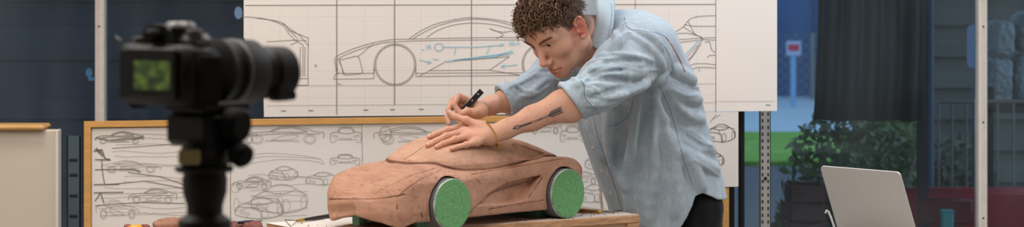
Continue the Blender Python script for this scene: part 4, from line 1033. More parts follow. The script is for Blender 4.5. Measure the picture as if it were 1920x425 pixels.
# brows and lashes
def brow(i):
    s_ = 1 if i % 2 else -1; t = rg.random(); a = np.array([.0935, s_*.012, .0275]); b_ = np.array([.0905, s_*.030, .0375]); c_ = np.array([.0770, s_*.051, .0350])
    p = (1-t)**2*a+2*t*(1-t)*b_+t*t*c_; p = p+np.array([0, 0, rg.uniform(-.0026, .0026)*(1-.6*t)+.001])
    d = nrm(np.array([-.25-.3*t, s_*.9, .35-.5*t])+rg.normal(size=3)*.15); m = 5; q = np.linspace(0, 1, m)
    p = p+np.array([.02, 0, 0])
    for k in range(60):
        if hv.val(p) < .0009: break
        p = p-np.array([.0006, 0, 0])
    return h2w(p+q[:, None]*d*.0085+(q*.001)[:, None]*np.array([1, 0, 0])), np.linspace(.00055, .00025, m), np.array(srgb(120, 86, 66)[:3])*rg.uniform(.6, 1.1)
Vb, Fb, Cb = strands(560, brow, 4); into(obj('eyebrows', Vb, Fb, M_hair, None, True, Cb), man)
# ear stud
q = hv.hit(1091, 69.5, 7.1, 7.7, w2h)
if q is None: q = h2w((-.004, .09, -.032))
b = MB(); b.lathe([(.0004, -.0026), (.0019, -.0018), (.0026, 0), (.0019, .0018), (.0004, .0026)], 14, frame(q, (1, 0, 0), (0, 1, 0), (0, 0, 1)))
into(b.build('ear_stud', mat('bright_stud', srgb(226, 222, 214), .15, .9), None, True), man)

# bracelet: thing worn, chain of gold links
M_gold = mat('gold', srgb(226, 176, 92), .25, 1.0, bump=.0003, bscale=500)
d_ = nrm(LEL-LWR); ct = W(922.5, 252.5, mk[1]+.0); a_ = nrm(np.cross(d_, vd)); b_ = np.cross(d_, a_)
def surf_r(c0, dr, vol):                             # distance to the skin along a direction
    for k in range(10, 60):
        if vol.val(c0+dr*k*.001) > .0006: return k*.001
    return .04
pts = []
for i in range(72):
    a = 2*math.pi*i/72; dr = math.cos(a)*a_+math.sin(a)*b_; c0 = ct+d_*(.001)
    rr = surf_r(c0, dr, av); droop = .004*max(0, -dr[2])
    pts.append(c0+dr*(rr+.0022+droop)+d_*(-.004*dr[2]))
R = [.0016+.0013*(i % 2) for i in range(72)]
b = MB(); b.tube(pts, R, 7, close=True)
into(b.build('bracelet', M_gold, None, True), man)['label'] = 'thin gold chain bracelet'
b = MB()
for k in range(3): q = pts[(46+k) % 72]; 
low = min(pts, key=lambda q: q[2]-(.0 if q[1] < ct[1] else -1)); b.tube([low, low+np.array([.001, -.002, -.006]), low+np.array([.003, -.002, -.010])], [.0012, .001, .0014], 6)
into(b.build('bracelet_clasp', M_gold, None, True), man)

# carving knife
kn = thing('carving_knife', K0, 'black riveted handle knife with a steel blade held in the far hand of the man', 'knife')
sd = nrm(np.cross(kd, vd)); nn = np.cross(sd, kd)
Lk = np.linalg.norm(K1-K0); Mk = frame(K0, sd, nn, kd)
b = MB(Mk); b.box((-.0088, -.0050, Lk*.42), (.0088, -.0016, Lk), .0015); b.box((-.0088, .0016, Lk*.42), (.0088, .0050, Lk), .0015)
hdl = into(b.build('handle', mat('black_handle', srgb(24, 24, 26), .3), None, False), kn)
b = MB(Mk); b.prism([(-.0078, 0), (-.0088, .004), (-.0086, Lk*.42), (-.0092, Lk*.44), (-.0092, Lk+.001), (.0092, Lk+.001), (.0092, Lk*.44), (.0072, Lk*.42), (.0056, .02), (.0015, 0)], -.0013, .0013)
into(b.build('blade', mat('knife_steel', srgb(176, 186, 196), .28, .9), None), kn)
M_riv = mat('rivet_steel', srgb(214, 214, 216), .25, .9)
for t_ in (.55, .73, .90):
    b = MB(Mk); b.lathe([(.0024, 0), (.0020, .0006), (.0004, .0009)], 12, frame((0, -.0050, Lk*t_), (1, 0, 0), (0, 0, 1), (0, -1, 0))); into(b.build('rivet', M_riv), kn)
# ---------------------------------------------------------------- denim shirt, trousers, shoes
Ls = nrm([.42, -.907, 0]); fs = nrm([-.907, -.42, 0])
sv = Vol((-.06, 7.08, .76), (.76, 8.02, 1.585), .0034)
secs = [(20, 1136, 1204, .05), (34, 1124, 1234, .10), (52, 1114, 1250, .15), (75, 1110, 1262, .175), (100, 1106, 1277, .19), (140, 1097, 1297, .195), (180, 1089, 1309, .195), (222, 1087, 1319, .195),
        (260, 1096, 1329, .198), (290, 1107, 1338, .20), (340, 1125, 1351, .203), (380, 1142, 1358, .205), (425, 1154, 1357, .205), (480, 1168, 1350, .205)]
zz, cx, cy, aa, bb = [], [], [], [], []
for py, l, r, a in secs:
    t = (py-20)/460; Y = 7.635+.10*min(1, max(0, (py-60)/300)); z = CZ-(py+40)*Y/FPX; hx = (r-l)/2*Y/FPX; X = ((l+r)/2-960)*Y/FPX
    zz.append(z); cx.append(X); cy.append(Y); aa.append(a); bb.append(math.sqrt(max(hx**2-(a*.42)**2, .0009))/.907)
o_ = np.argsort(zz); zz, cx, cy, aa, bb = [np.array(q)[o_] for q in (zz, cx, cy, aa, bb)]
def Sz(arr, z): return spl(z, zz, arr)
def torso(x, y, z):
    zc = np.clip(z, zz[0], zz[-1]); X = x-Sz(cx, zc); Y = y-Sz(cy, zc); a = Sz(aa, zc); b_ = Sz(bb, zc)
    l = (X*Ls[0]+Y*Ls[1])/a; d = (X*fs[0]+Y*fs[1])/b_
    n = 2.35; r = (np.abs(l)**n+np.abs(d)**n)**(1/n)
    g = (r-1)*np.minimum(a, b_)*.95
    return smax(g, z-zz[-1], .02)
sv.op(torso, (-.06, 7.08, .76), (.76, 8.02, 1.585), 0, mar=0)
NB = W(1148, 64, 7.60)
sv.cone(NB+[.02, 0, -.03], LSH+[.0, .02, -.005], .058, .078, .06); sv.cone(NB+[.02, 0, -.03], RSH, .058, .075, .06)
sv.ell(W(1190, 82, 7.64), (.105, .17, .085), .05, M=np.stack([[.907, .42, 0], [.42, -.907, 0], [0, 0, 1.]]))
LC = W(1072, 189, 7.255); RC = W(944, 189, 7.515)
# near sleeve
L1 = LSH+(LEL-LSH)*.35; L2 = LSH+(LEL-LSH)*.72
sv.path([LSH, L1, L2, LEL+[.004, 0, 0]], [.086, .076, .066, .060], .028)
sv.path([W(1222, 112, 7.47), W(1178, 140, 7.39), W(1128, 176, 7.30)], [.055, .054, .050], .03)
sv.path([LEL, LC, LC+(LC-LEL)*.6], [.059, .056, .057], .02)
sv.path([RSH, RSH+(REL-RSH)*.5, REL], [.080, .072, .062], .05)
sv.path([REL, RC, RC+(RC-REL)*.4], [.056, .0455, .046], .03)
# mouth cuts and cuffs
nL = nrm([-.78, -.12, -.60]); nR = nrm([-.80, -.30, -.42])
def cut(c0, n_, R, back=.2):
    def fn(x, y, z): 
        q = (x-c0[0])*n_[0]+(y-c0[1])*n_[1]+(z-c0[2])*n_[2]; r = np.sqrt((x-c0[0])**2+(y-c0[1])**2+(z-c0[2])**2)
        return smax(-q, r-R, .002)
    sv.op(fn, c0-R, c0+R, .0015, True)
cut(LC+nL*.004, nL, .12); cut(RC, nR, .125)
fa = nrm(LWR-LEL); fb = nrm(RWR-REL)
def hollow(c0, d, r, dep):
    sv.cone(c0-d*dep, c0+d*.06, r*.96, r, .003, True)
hollow(LC+fa*.0, fa, .0515, .035); hollow(RC, fb, .0395, .03)
# cuff band edges (rolled cloth): soft raised rings
def ring_on(c0, n_, rough, r, off, k=.004, n=40, jag=.0):
    a = nrm(np.cross(n_, [0, 0.2, 1])); b_ = np.cross(n_, a); Q = []
    for i in range(n+1):
        t = 2*math.pi*i/n; dr = math.cos(t)*a+math.sin(t)*b_; c1 = c0-n_*off; rr = rough
        for s_ in range(80, 15, -1):
            if sv.val(c1+dr*s_*.001) < 0: rr = s_*.001; break
        Q.append(c1+dr*(rr-r*.25))
    for i in range(n): sv.cone(Q[i], Q[i+1], r, k=k)
ring_on(LC+nL*.002, nL, .055, .0034, .004); ring_on(LC, nL, .055, .0042, .044, .006)
ring_on(RC, nR, .045, .0034, .004); ring_on(RC, nR, .045, .0036, .034, .005)
# neck opening
sv.cone(NB+nrm(HC-NB)*-.03, NB+nrm(HC-NB)*.12+[0, -.01, 0], .045, .058, .008, True)
sv.cone(W(1098, 104, 7.44), W(1108, 60, 7.50), .030, .03, .01, True)

def sh(px, py): return sv.hit(px, py, 7.05, 7.95)
def fold(pts, r=.010, k=.016, inn=.45, sub=False, n=4):
    Q = []
    for i, q in enumerate(smooth(pts, n)):
        h_ = sh(*q)
        if h_ is not None: Q.append(h_+vd*(r*inn))
    m = len(Q)
    for i in range(m-1):
        if np.linalg.norm(Q[i+1]-Q[i]) > .06: continue
        t = math.sin(math.pi*(i+.5)/max(m-1, 1))**.6; sv.cone(Q[i], Q[i+1], r*(.35+.65*t), k=k, sub=sub)
# ridges of the near sleeve
for pts, r in ((((1118, 112), (1150, 108), (1190, 108), (1222, 114)), .008), (((1092, 146), (1120, 126), (1160, 118), (1205, 124)), .010), (((1080, 160), (1108, 156), (1150, 166), (1190, 162), (1225, 146)), .010),
               (((1098, 192), (1130, 190), (1170, 176), (1215, 158), (1248, 138)), .010), (((1095, 170), (1130, 176), (1165, 176)), .007), (((1128, 104), (1150, 88), (1172, 70), (1176, 40)), .008), (((1150, 60), (1160, 76), (1152, 96)), .007),
               (((1180, 66), (1210, 84), (1235, 110), (1244, 130)), .007), (((1110, 132), (1140, 138), (1180, 140), (1210, 136)), .008), (((1196, 60), (1226, 72), (1240, 92)), .006)): fold(pts, r)
for pts, r in ((((1100, 150), (1140, 148), (1180, 152)), .006), (((1128, 118), (1160, 112), (1200, 116)), .0055), (((1110, 182), (1150, 170), (1200, 152)), .006), (((1108, 140), (1130, 132), (1165, 130)), .005)): fold(pts, r, .012, .1, True)
# torso: pulls from the armpit, drapes down the flank
for pts, r in ((((1242, 146), (1262, 168), (1290, 182), (1312, 186)), .009), (((1236, 154), (1256, 190), (1282, 214), (1318, 224)), .008), (((1262, 130), (1285, 142), (1300, 150)), .008), (((1230, 162), (1240, 210), (1258, 260), (1280, 300)), .010),
               (((1200, 176), (1196, 220), (1186, 270), (1176, 330), (1184, 400)), .012), (((1150, 200), (1142, 240), (1150, 300), (1172, 350)), .009), (((1270, 240), (1300, 262), (1338, 282)), .009), (((1276, 282), (1306, 300), (1345, 318)), .009), (((1225, 180), (1222, 250), (1226, 330), (1216, 420)), .012),
               (((1096, 222), (1112, 262), (1132, 300)), .006), (((1290, 300), (1304, 326), (1316, 350)), .009), (((1250, 250), (1262, 300), (1268, 350), (1262, 400)), .011)): fold(pts, r, .026)
for pts, r in ((((1215, 190), (1208, 260), (1206, 340)), .010), (((1246, 180), (1262, 210), (1290, 232)), .007), (((1262, 235), (1290, 252), (1325, 272)), .007), (((1170, 200), (1164, 260), (1160, 310)), .009)): fold(pts, r, .025, .1, True)
# far sleeve
for pts, r in ((((950, 168), (975, 156), (1010, 140)), .006), (((970, 186), (995, 172), (1025, 150)), .007), (((985, 146), (1010, 132), (1030, 130)), .006), (((962, 160), (985, 172), (1010, 176)), .006), (((1030, 140), (1038, 150), (1055, 156)), .006)): fold(pts, r, .01)
# crisp narrow creases where the cloth is pulled
for pts, r in ((((1120, 104), (1150, 100), (1190, 104), (1226, 114)), .004), (((1096, 150), (1118, 136), (1150, 126), (1190, 128)), .0045), (((1100, 118), (1130, 112), (1160, 110)), .004), (((1108, 178), (1135, 184), (1165, 180), (1205, 164)), .005),
               (((1098, 160), (1118, 168), (1128, 182)), .004), (((1106, 198), (1140, 196), (1178, 178)), .004), (((1130, 132), (1160, 126), (1200, 132), (1236, 130)), .004), (((1262, 150), (1285, 162), (1310, 164)), .004), (((1258, 166), (1285, 178), (1308, 178)), .004), (((1150, 84), (1166, 66), (1184, 60)), .004),
               (((1290, 250), (1318, 268), (1336, 272)), .004), (((1300, 300), (1322, 312), (1348, 330)), .004), (((952, 164), (985, 150), (1012, 132)), .0035), (((975, 180), (1000, 178), (1030, 160)), .0035)): fold(pts, r, .006, .35)
# seams: fine double lines
def seam(pts, r=.0018, off=3.4, both=True, n=6):
    fold(pts, r, .0015, .0, True, n)
    if both: fold([(x+off*.9, y+off*.2) for x, y in pts], .0014, .0015, .2, False, n)
seam([(1168, 30), (1172, 46), (1182, 56), (1210, 58), (1236, 62), (1252, 74)]); seam([(1240, 80), (1252, 96), (1259, 118), (1262, 136), (1252, 146)])
seam([(1233, 156), (1246, 180), (1258, 210), (1268, 246), (1280, 292), (1298, 345)]); seam([(1104, 148), (1096, 166), (1099, 190), (1120, 208)], .0022, 4)
seam([(1112, 216), (1117, 240), (1124, 264), (1138, 306), (1154, 352), (1168, 400)], .0020, 3.0)
seam([(1131, 236), (1150, 234), (1168, 226), (1182, 208), (1186, 184)], .0013, 2.5)
# hem
def hem(x, y, z):
    zc = np.clip(z, zz[0], zz[-1]); s_ = (x-Sz(cx, zc))*fs[0]+(y-Sz(cy, zc))*fs[1]
    hz = np.interp(s_, [-.2, -.09, -.035, -.005, .03, .07, .12, .2], [.948, .955, .980, .972, .925, .868, .825, .80]).astype(np.float32)
    return (z-hz)*.8
sl, x, y, z = sv.reg((-.1, 7.0, .7), (.8, 8.1, 1.06))
Hm = hem(x, y, z); F0 = sv.F[sl].copy(); shell = smax(F0, -(F0+.0075), .001)
wgt = np.clip((z-1.0)/.04, 0, 1); F1 = F0*wgt+np.maximum(F0, shell)*(1-wgt); sv.F[sl] = smax(np.where(z < 1.04, np.maximum(F0, shell), F0), -Hm, .0015)
P, f = sv.mesh()
keep = None
P = relax(P, f, 1, .4); G = sv.grad(P)
wr_ = (vnoise(P*[22, 22, 14], 41)-.5)*.0024+(vnoise(P*[55, 60, 30], 42)-.5)*.0011+(vnoise(P*[140, 140, 100], 43)-.5)*.0007
P = P+G*wr_[:, None]
c0 = np.array(srgb(168, 183, 195)[:3]); c1 = np.array(srgb(146, 160, 173)[:3]); c2 = np.array(srgb(198, 208, 216)[:3])
t = np.clip(vnoise(P*[9, 9, 6], 44)*1.2-.2, 0, 1)[:, None]; c = c0+(c1-c0)*t*.55
t = np.clip((vnoise(P*[70, 70, 26], 45)-.55)*2.5, 0, 1)[:, None]; c = c+(c2-c)*t*.45
M_den = mat('washed_denim', (0, 0, 0, 1), .88, spec=.2, attr='Col', bump=.0006, bscale=420, var=.12, vscale=260, stretch=(1, 1, .35), sheen=.25)
shirt = into(obj('shirt', P, f, M_den, None, True, c), man)
# collar
def loft(rows, n, th, name, m, parent, m2=3):
    R = [np.array(smooth3(r, n)) for r in rows]; k = min(len(q) for q in R); G_ = np.array([q[:k] for q in R])
    rows2 = []
    for i in range(len(G_)-1):
        for j in range(m2): rows2.append(G_[i]+(G_[i+1]-G_[i])*j/m2)
    rows2.append(G_[-1]); A = np.array(rows2); a, b_ = A.shape[:2]
    dn = np.gradient(A, axis=0); dm = np.gradient(A, axis=1); N = np.cross(dn, dm); N /= np.linalg.norm(N, axis=2, keepdims=True)+1e-9
    v = np.concatenate([(A+N*th/2).reshape(-1, 3), (A-N*th/2).reshape(-1, 3)]); o = a*b_; F_ = []
    for i in range(a-1):
        for j in range(b_-1):
            q = (i*b_+j, i*b_+j+1, (i+1)*b_+j+1, (i+1)*b_+j); F_.append(q); F_.append(tuple(o+x for x in q[::-1]))
    for i in range(a-1):
        for j in (0, b_-1): q = (i*b_+j, (i+1)*b_+j, o+(i+1)*b_+j, o+i*b_+j); F_.append(q if j == 0 else q[::-1])
    for j in range(b_-1):
        for i in (0, a-1): q = (i*b_+j, i*b_+j+1, o+i*b_+j+1, o+i*b_+j); F_.append(q[::-1] if i == 0 else q)
    o2 = obj(name, v, F_, m, None, True, np.tile(c0*1.02, (len(v), 1)))
    import bmesh
    bm = bmesh.new(); bm.from_mesh(o2.data); bmesh.ops.recalc_face_normals(bm, faces=bm.faces); bm.to_mesh(o2.data); bm.free()
    return into(o2, parent)
def smooth3(pts, n):
    P = [np.array(p, float) for p in pts]; out = []
    for i in range(len(P)-1):
        p0, p1, p2, p3 = P[max(i-1, 0)], P[i], P[i+1], P[min(i+2, len(P)-1)]
        for j in range(n):
            t = j/n; out.append(.5*((2*p1)+(-p0+p2)*t+(2*p0-5*p1+4*p2-p3)*t*t+(-p0+3*p1-3*p2+p3)*t**3))
    out.append(P[-1]); return out
Fo_ = [(1106, 85, 7.440), (1113, 63, 7.450), (1119, 37, 7.470), (1119, 10, 7.515), (1119, -8, 7.585), (1112, -10, 7.66), (1092, 6, 7.705), (1074, 40, 7.715), (1066, 92, 7.69), (1062, 128, 7.64)]
Ou_ = [(1133, 105, 7.420), (1142, 80, 7.425), (1149, 52, 7.440), (1152, 25, 7.485), (1151, 2, 7.57), (1138, -4, 7.68), (1104, 8, 7.76), (1076, 50, 7.77), (1058, 104, 7.73), (1050, 134, 7.66)]
St_ = [(1106, 118, 7.455), (1117, 94, 7.475), (1126, 66, 7.50), (1130, 42, 7.54), (1130, 30, 7.60), (1120, 34, 7.66), (1104, 46, 7.69), (1090, 74, 7.70), (1080, 108, 7.68), (1076, 136, 7.62)]
Wl = lambda L: [W(*q) for q in L]
Md_ = [((a[0]+b_[0])/2+2.5, (a[1]+b_[1])/2-3, (a[2]+b_[2])/2-.006) for a, b_ in zip(Fo_, Ou_)]
collar = loft([Wl(St_), Wl(Fo_), Wl(Md_), Wl(Ou_)], 6, .0042, 'collar', M_den, man, 4)
b = MB(); b.tube(smooth3([q+np.array([0, -.0022, 0]) for q in Wl([(1135, 104, 7.419), (1143, 80, 7.424), (1150, 52, 7.439), (1153, 26, 7.484)])], 5), .0009, 5); 
o = into(b.build('collar_stitching', mat('seam_thread', srgb(120, 140, 160), .9), None), man)
# buttons on the placket
M_but = mat('shell_button', srgb(206, 196, 182), .35, spec=.6)
for q in ((1101.5, 226), (1112, 275), (1128, 318), (1145, 360)):
    h_ = sh(*q)
    if h_ is None: continue
    n_ = nrm(-vd+np.array([-.25, 0, 0])); b = MB(axis_frame(h_-n_*.001, h_+n_)); b.lathe([(.0052, 0), (.0058, .0012), (.0054, .0024), (.0040, .0020), (.0038, .0017), (.0002, .0017)], 20)
    into(b.build('button', M_but, None, True), man)
# stitched seams and trims lie on the cloth
bvs = BVHTree.FromPolygons([tuple(q) for q in P], [tuple(int(i) for i in q) for q in f])
def film(bv, lines, lift=.0006, step=3.0):
    tv, tf = [], []
    for L_, w_ in lines:
        Q = [np.array(q) for q in smooth(L_, 8)]
        for i_ in range(len(Q)-1):
            dd = Q[i_+1]-Q[i_]; l_ = np.hypot(*dd)
            if l_ < 1e-6: continue
            nn_ = np.array([-dd[1], dd[0]])/l_*w_*.5; qs = []
            for q in (Q[i_]+nn_, Q[i_]-nn_, Q[i_+1]-nn_, Q[i_+1]+nn_):
                d = nrm(W(q[0], q[1], 7.)-eye); h_ = bv.ray_cast(Vector(eye), Vector(d)); qs.append(None if h_[0] is None else np.array(h_[0])-d*lift)
            if any(q is None for q in qs) or max(np.linalg.norm(qs[0]-qs[k]) for k in (1, 2, 3)) > .03: continue
            k_ = len(tv); tv += qs; tf.append((k_, k_+1, k_+2, k_+3))
    return tv, tf
def off(L, dx, dy): return [(x+dx, y+dy) for x, y in L]
yoke = [(1170, 30), (1173, 44), (1182, 55), (1208, 58), (1236, 63), (1250, 72)]; armh = [(1240, 80), (1251, 96), (1258, 118), (1261, 134), (1250, 146)]
sidl = [(1233, 156), (1246, 180), (1258, 210), (1268, 246), (1280, 292), (1298, 345)]; cufl = [(1088, 149), (1095, 160), (1096, 175), (1102, 190), (1120, 206)]; plk = [(1111, 214), (1117, 240), (1124, 264), (1138, 306), (1154, 352), (1168, 400)]
pock = [(1133, 237), (1150, 235), (1168, 226), (1182, 208), (1186, 186)]; edge = [(1092, 226), (1110, 276), (1130, 326), (1150, 382)]; cufe = [(1047, 164), (1066, 168), (1080, 182), (1090, 200), (1096, 210)]
for nm_, L_, m_ in (('seam_line', [(yoke, 1.3), (armh, 1.4), (sidl, 1.1), (cufl, 1.8), (plk, 1.3), (pock, .9)], mat('dark_blue_thread', srgb(112, 132, 152), .9)),
                    ('pale_stitching', [(off(yoke, -1.5, 2), .5), (off(armh, 2.2, 0), .6), (off(sidl, 2.6, 0), .6), (off(cufl, 3, 0), 1.2), (off(plk, -2, 0), .8), (off(edge, 3, 0), .8), (off(cufe, 2.5, -1), 1.1)], mat('faded_seam', srgb(190, 202, 212), .9))):
    tv, tf = film(bvs, L_)
    if tf: into(obj(nm_, tv, tf, m_, None), man)
tr0 = [(1249, 70), (1260, 84), (1271, 104), (1280, 122), (1285, 135)]
for nm_, dx, colr, w_ in (('white_trim', 0, srgb(200, 190, 186), 2.4), ('red_trim', .2, srgb(146, 50, 50), .9), ('navy_trim', -1.4, srgb(62, 50, 66), .8)):
    tv, tf = film(bvs, [(off(tr0, dx, 0), w_)], .0008+.0004*(w_ < 2))
    if tf: into(obj(nm_, tv, tf, mat(nm_, colr, .8), None), man)

bvc = BVHTree.FromPolygons([tuple(collar.matrix_world @ v.co) if False else tuple(v.co) for v in collar.data.vertices], [tuple(p.vertices) for p in collar.data.polygons])
tv, tf = film(bvc, [([(1129, 99), (1137, 79), (1144, 52), (1147, 26), (1146, 6)], 1.0), ([(1108, 84), (1118, 92), (1129, 99)], 1.0)], .0008)
if tf: into(obj('collar_seam', tv, tf, bpy.data.materials['dark_blue_thread'], None), man)
# trousers and shoes
pv = Vol((.30, 7.50, .06), (.76, 8.06, 1.06), .006)
pv.ell((.530, 7.735, .955), (.094, .150, .13), .02, M=np.stack([[.907, .42, 0], [.42, -.907, 0], [0, 0, 1.]]))
for nm_ in ('n', 'f'):
    hx, kx, ax_ = [np.array(q)-[.018, 0, 0] for q in KN[nm_]]
    pv.path([hx+[0, 0, .02], (hx+kx)/2, kx, (kx+ax_)/2, ax_-[0, 0, .0]], [.088, .084, .070, .064, .060], .03)
pv.ell((.545, 7.70, .90), (.075, .12, .09), .03)
def flr(x, y, z): return (.085-z)+0*x+0*y
pv.F = smax(pv.F, (.085-pv.ax[2])[None, None, :].astype(np.float32), .004)
P, f = pv.mesh(); P = relax(P, f, 1); G = pv.grad(P); P = P+G*((vnoise(P*[34, 34, 12], 51)-.5)*.008)[:, None]
into(obj('trousers', P, f, mat('black_twill', srgb(20, 20, 22), .9, spec=.15, sheen=.1, bump=.0004, bscale=300), None, True), man)
M_sho = mat('black_shoe_leather', srgb(30, 28, 28), .4)
for nm_ in ('n', 'f'):
    ax_ = np.array(KN[nm_][2]); fw = nrm([-.96, -.28, 0]); v2 = Vol(ax_-[.26, .16, .10], ax_+[.12, .10, .10], .005)
    hl = np.array([ax_[0], ax_[1], 0]); v2.path([hl-fw*.035+[0, 0, .04], hl+fw*.06+[0, 0, .045], hl+fw*.16+[0, 0, .032]], [.038, .040, .030], .03, flat=(np.cross(fw, [0, 0, 1.]), 1.0))
    v2.cone(ax_-[0, 0, .05], ax_+[0, 0, .02], .042, .045, .02)
    v2.F = smax(v2.F, (.0-v2.ax[2])[None, None, :].astype(np.float32), .003); P, f = v2.mesh()
    into(obj('shoe', relax(P, f, 1), f, M_sho, None, True), man)
# ---------------------------------------------------------------- stills camera on a tripod in the foreground
YC = 3.62
cc = W(352, 125, YC); A3 = nrm([.62, .785, 0]); B3 = nrm([.785, -.62, 0])
camt = thing('video_camera', cc-np.array([0, 0, .055]), 'black stills camera with long lens filming on the tripod in the foreground', 'camera')
tri = thing('tripod', (cc[0], cc[1], 0), 'black tripod with chunky fluid head under the camera in the foreground', 'tripod')
M_cb = mat('black_camera_plastic', srgb(9, 9, 10), .55, spec=.3, bump=.0002, bscale=400); M_rub = mat('black_rubber', srgb(7, 7, 8), .8, spec=.2); M_cg = mat('grey_camera_metal', srgb(92, 88, 86), .45, .3)
bc = W(310, 133, YC)                                    # body centre
Mb = frame(bc, B3, A3, (0, 0, 1))                       # x: right seen from behind, y: towards the lens
b = MB(Mb); b.box((-.077, -.030, -.050), (.077, .030, .040), .010)
into(b.build('body', M_cb, None, True), camt)
for lo_, hi_ in (((-.082, -.020, -.058), (-.048, .034, .034)), ((.050, -.022, -.056), (.083, .048, .036))): b = MB(Mb); b.box(lo_, hi_, .014); into(b.build('grip', M_rub, None, True), camt)
b = MB(Mb); b.box((-.045, -.037, -.040), (.060, -.030, .036), .003); into(b.build('screen_frame', M_cb, None), camt)
m = bpy.data.materials.new('live_view_screen'); m.use_nodes = True; nt = m.node_tree; L = nt.links; p = nt.nodes['Principled BSDF']; tc = nd(nt, 'ShaderNodeTexCoord'); mp = nd(nt, 'ShaderNodeMapping'); mp.inputs['Scale'].default_value = (1, 1, 1.8); n_ = nd(nt, 'ShaderNodeTexNoise'); n_.inputs['Scale'].default_value = 46; L.new(tc.outputs['Object'], mp.inputs[0]); L.new(mp.outputs[0], n_.inputs[0])
cr = nd(nt, 'ShaderNodeValToRGB'); cr.color_ramp.elements[0].position = .36; cr.color_ramp.elements[0].color = srgb(46, 66, 30); cr.color_ramp.elements[1].position = .66; cr.color_ramp.elements[1].color = srgb(150, 168, 66); e_ = cr.color_ramp.elements.new(.5); e_.color = srgb(88, 122, 44)
L.new(n_.outputs[0], cr.inputs[0]); L.new(cr.outputs[0], p.inputs['Emission Color']); p.inputs['Emission Strength'].default_value = .3; p.inputs['Base Color'].default_value = (.01, .01, .01, 1)
b = MB(Mb); b.box((-.0275, -.0378, -.0265), (.0485, -.0368, .0165)); into(b.build('screen', m, None), camt)
b = MB(Mb)                                               # viewfinder hump
b.prism([(-.034, .036), (-.026, .062), (-.014, .070), (.018, .070), (.030, .062), (.040, .036)], -.020, .030); into(b.build('viewfinder', M_cb, None), camt)
b = MB(Mb); b.box((-.014, -.034, .042), (.016, -.018, .064), .006); into(b.build('eyecup', M_rub, None, True), camt)
b = MB(Mb); b.box((.004, -.014, .058), (.040, .034, .074), .008); b.box((.030, -.010, .034), (.070, .034, .056), .008); into(b.build('top_plate', M_cg, None, True), camt)
b = MB(Mb); b.lathe([(.012, 0), (.0125, .002), (.0125, .009), (.011, .011)], 24, frame((.058, .004, .052), (1, 0, 0), (0, 1, 0), (0, 0, 1))); into(b.build('dial', M_cg, None, True), camt); b = MB(Mb); b.lathe([(.011, 0), (.011, .012)], 24, frame((-.056, .002, .038), (1, 0, 0), (0, 1, 0), (0, 0, 1))); into(b.build('dial', M_cg, None, True), camt)
b = MB(Mb); b.tube([(-.078, -.02, .034), (-.082, -.024, .044), (-.078, -.028, .050), (-.070, -.026, .044)], .0022, 7); into(b.build('strap_lug', M_cg, None), camt)
# lens
La = nrm(A3+[0, 0, -.045]); lz = frame(bc+A3*.024+np.array([0, 0, .000]), B3, np.cross(La, B3), La)
b = MB(lz); b.lathe([(.036, 0), (.040, .004), (.046, .012), (.0485, .02), (.0485, .085), (.046, .090), (.046, .100), (.0505, .104), (.0505, .152), (.046, .158)], 56)
into(b.build('lens_barrel', M_cb, None, True), camt)
b = MB(lz)
for i in range(30): b.box((-.0505, -.0015, .03), (.0505, .0015, .078), M=np.array([[math.cos(i*math.pi/30), -math.sin(i*math.pi/30), 0, 0], [math.sin(i*math.pi/30), math.cos(i*math.pi/30), 0, 0], [0, 0, 1, 0], [0, 0, 0, 1.]]))
into(b.build('zoom_ring', M_rub, None), camt)
b = MB(lz); b.lathe([(.044, .156), (.034, .162), (.036, .185), (.0415, .190), (.0415, .226), (.036, .226), (.034, .206), (.001, .205)], 56, None, False); into(b.build('lens_hood', M_cb, None, True), camt)
b = MB(lz); b.lathe([(.0498, .108), (.0508, .110), (.0508, .114), (.0498, .116)], 56, None, False); into(b.build('lens_ring', M_cg, None, True), camt)
mo = W(524, 172, YC+.16); b = MB(frame(mo, B3, A3, (0, 0, 1))); b.box((-.012, -.016, -.014), (.012, .016, .024), .004); b.lathe([(.007, 0), (.008, .004), (.008, .016), (.006, .018)], 20, frame((.0, .014, -.006), (1, 0, 0), (0, 0, 1), (0, 1, 0))); into(b.build('lens_support', M_cb, None, True), camt)
# tripod head
def P3(px, py, dy=0.): return W(px, py, YC+dy)
z0 = P3(0, 196)[2]
b = MB(Mb*1.0); zl = z0-bc[2]
Mt2 = frame(np.array([W(382, 0, YC)[0], YC+.02, 0]), B3, A3, (0, 0, 1))
b = MB(Mt2); b.box((-.042, -.045, z0-.010), (.042, .055, z0+.004), .003); into(b.build('quick_release_plate', M_cb, None), tri)
b = MB(Mt2); b.box((-.050, -.040, z0-.062), (.044, .040, z0-.010), .009); b.box((-.030, -.030, z0-.090), (.040, .034, z0-.058), .008); into(b.build('head_block', M_cb, None, True), tri)
kb = P3(452, 236, -.02); b = MB(axis_frame(P3(425, 232, .0), P3(470, 240, -.02))); b.lathe([(.016, 0), (.026, .004), (.027, .024), (.022, .030)], 32); into(b.build('tilt_knob', M_rub, None, True), tri)
b = MB(axis_frame(P3(425, 268, .0), P3(462, 298, -.03))); b.lathe([(.008, 0), (.008, .022), (.016, .024), (.019, .032), (.018, .044), (.012, .050)], 28); into(b.build('pan_knob', M_rub, None, True), tri)
b = MB(); q = P3(366, 291); b.box((q[0]-.019, q[1]-.050, q[2]-.010), (q[0]+.013, q[1]-.028, q[2]+.011), .002); into(b.build('level_label', mat('yellowed_label', srgb(150, 136, 92), .6), None), tri)['label'] = 'yellowed level label'
b = MB(frame(np.array([W(383, 0, YC)[0], YC, 0]), (1, 0, 0), (0, 1, 0), (0, 0, 1)))
zz_ = lambda py: P3(0, py)[2]
b.lathe([(.030, zz_(312)), (.036, zz_(306)), (.036, zz_(286)), (.032, zz_(280)), (.032, zz_(262))][::-1], 40)
b.lathe([(.040, zz_(322)), (.044, zz_(318)), (.044, zz_(312)), (.030, zz_(308))][::-1], 40); into(b.build('pan_base', M_cb, None, True), tri)
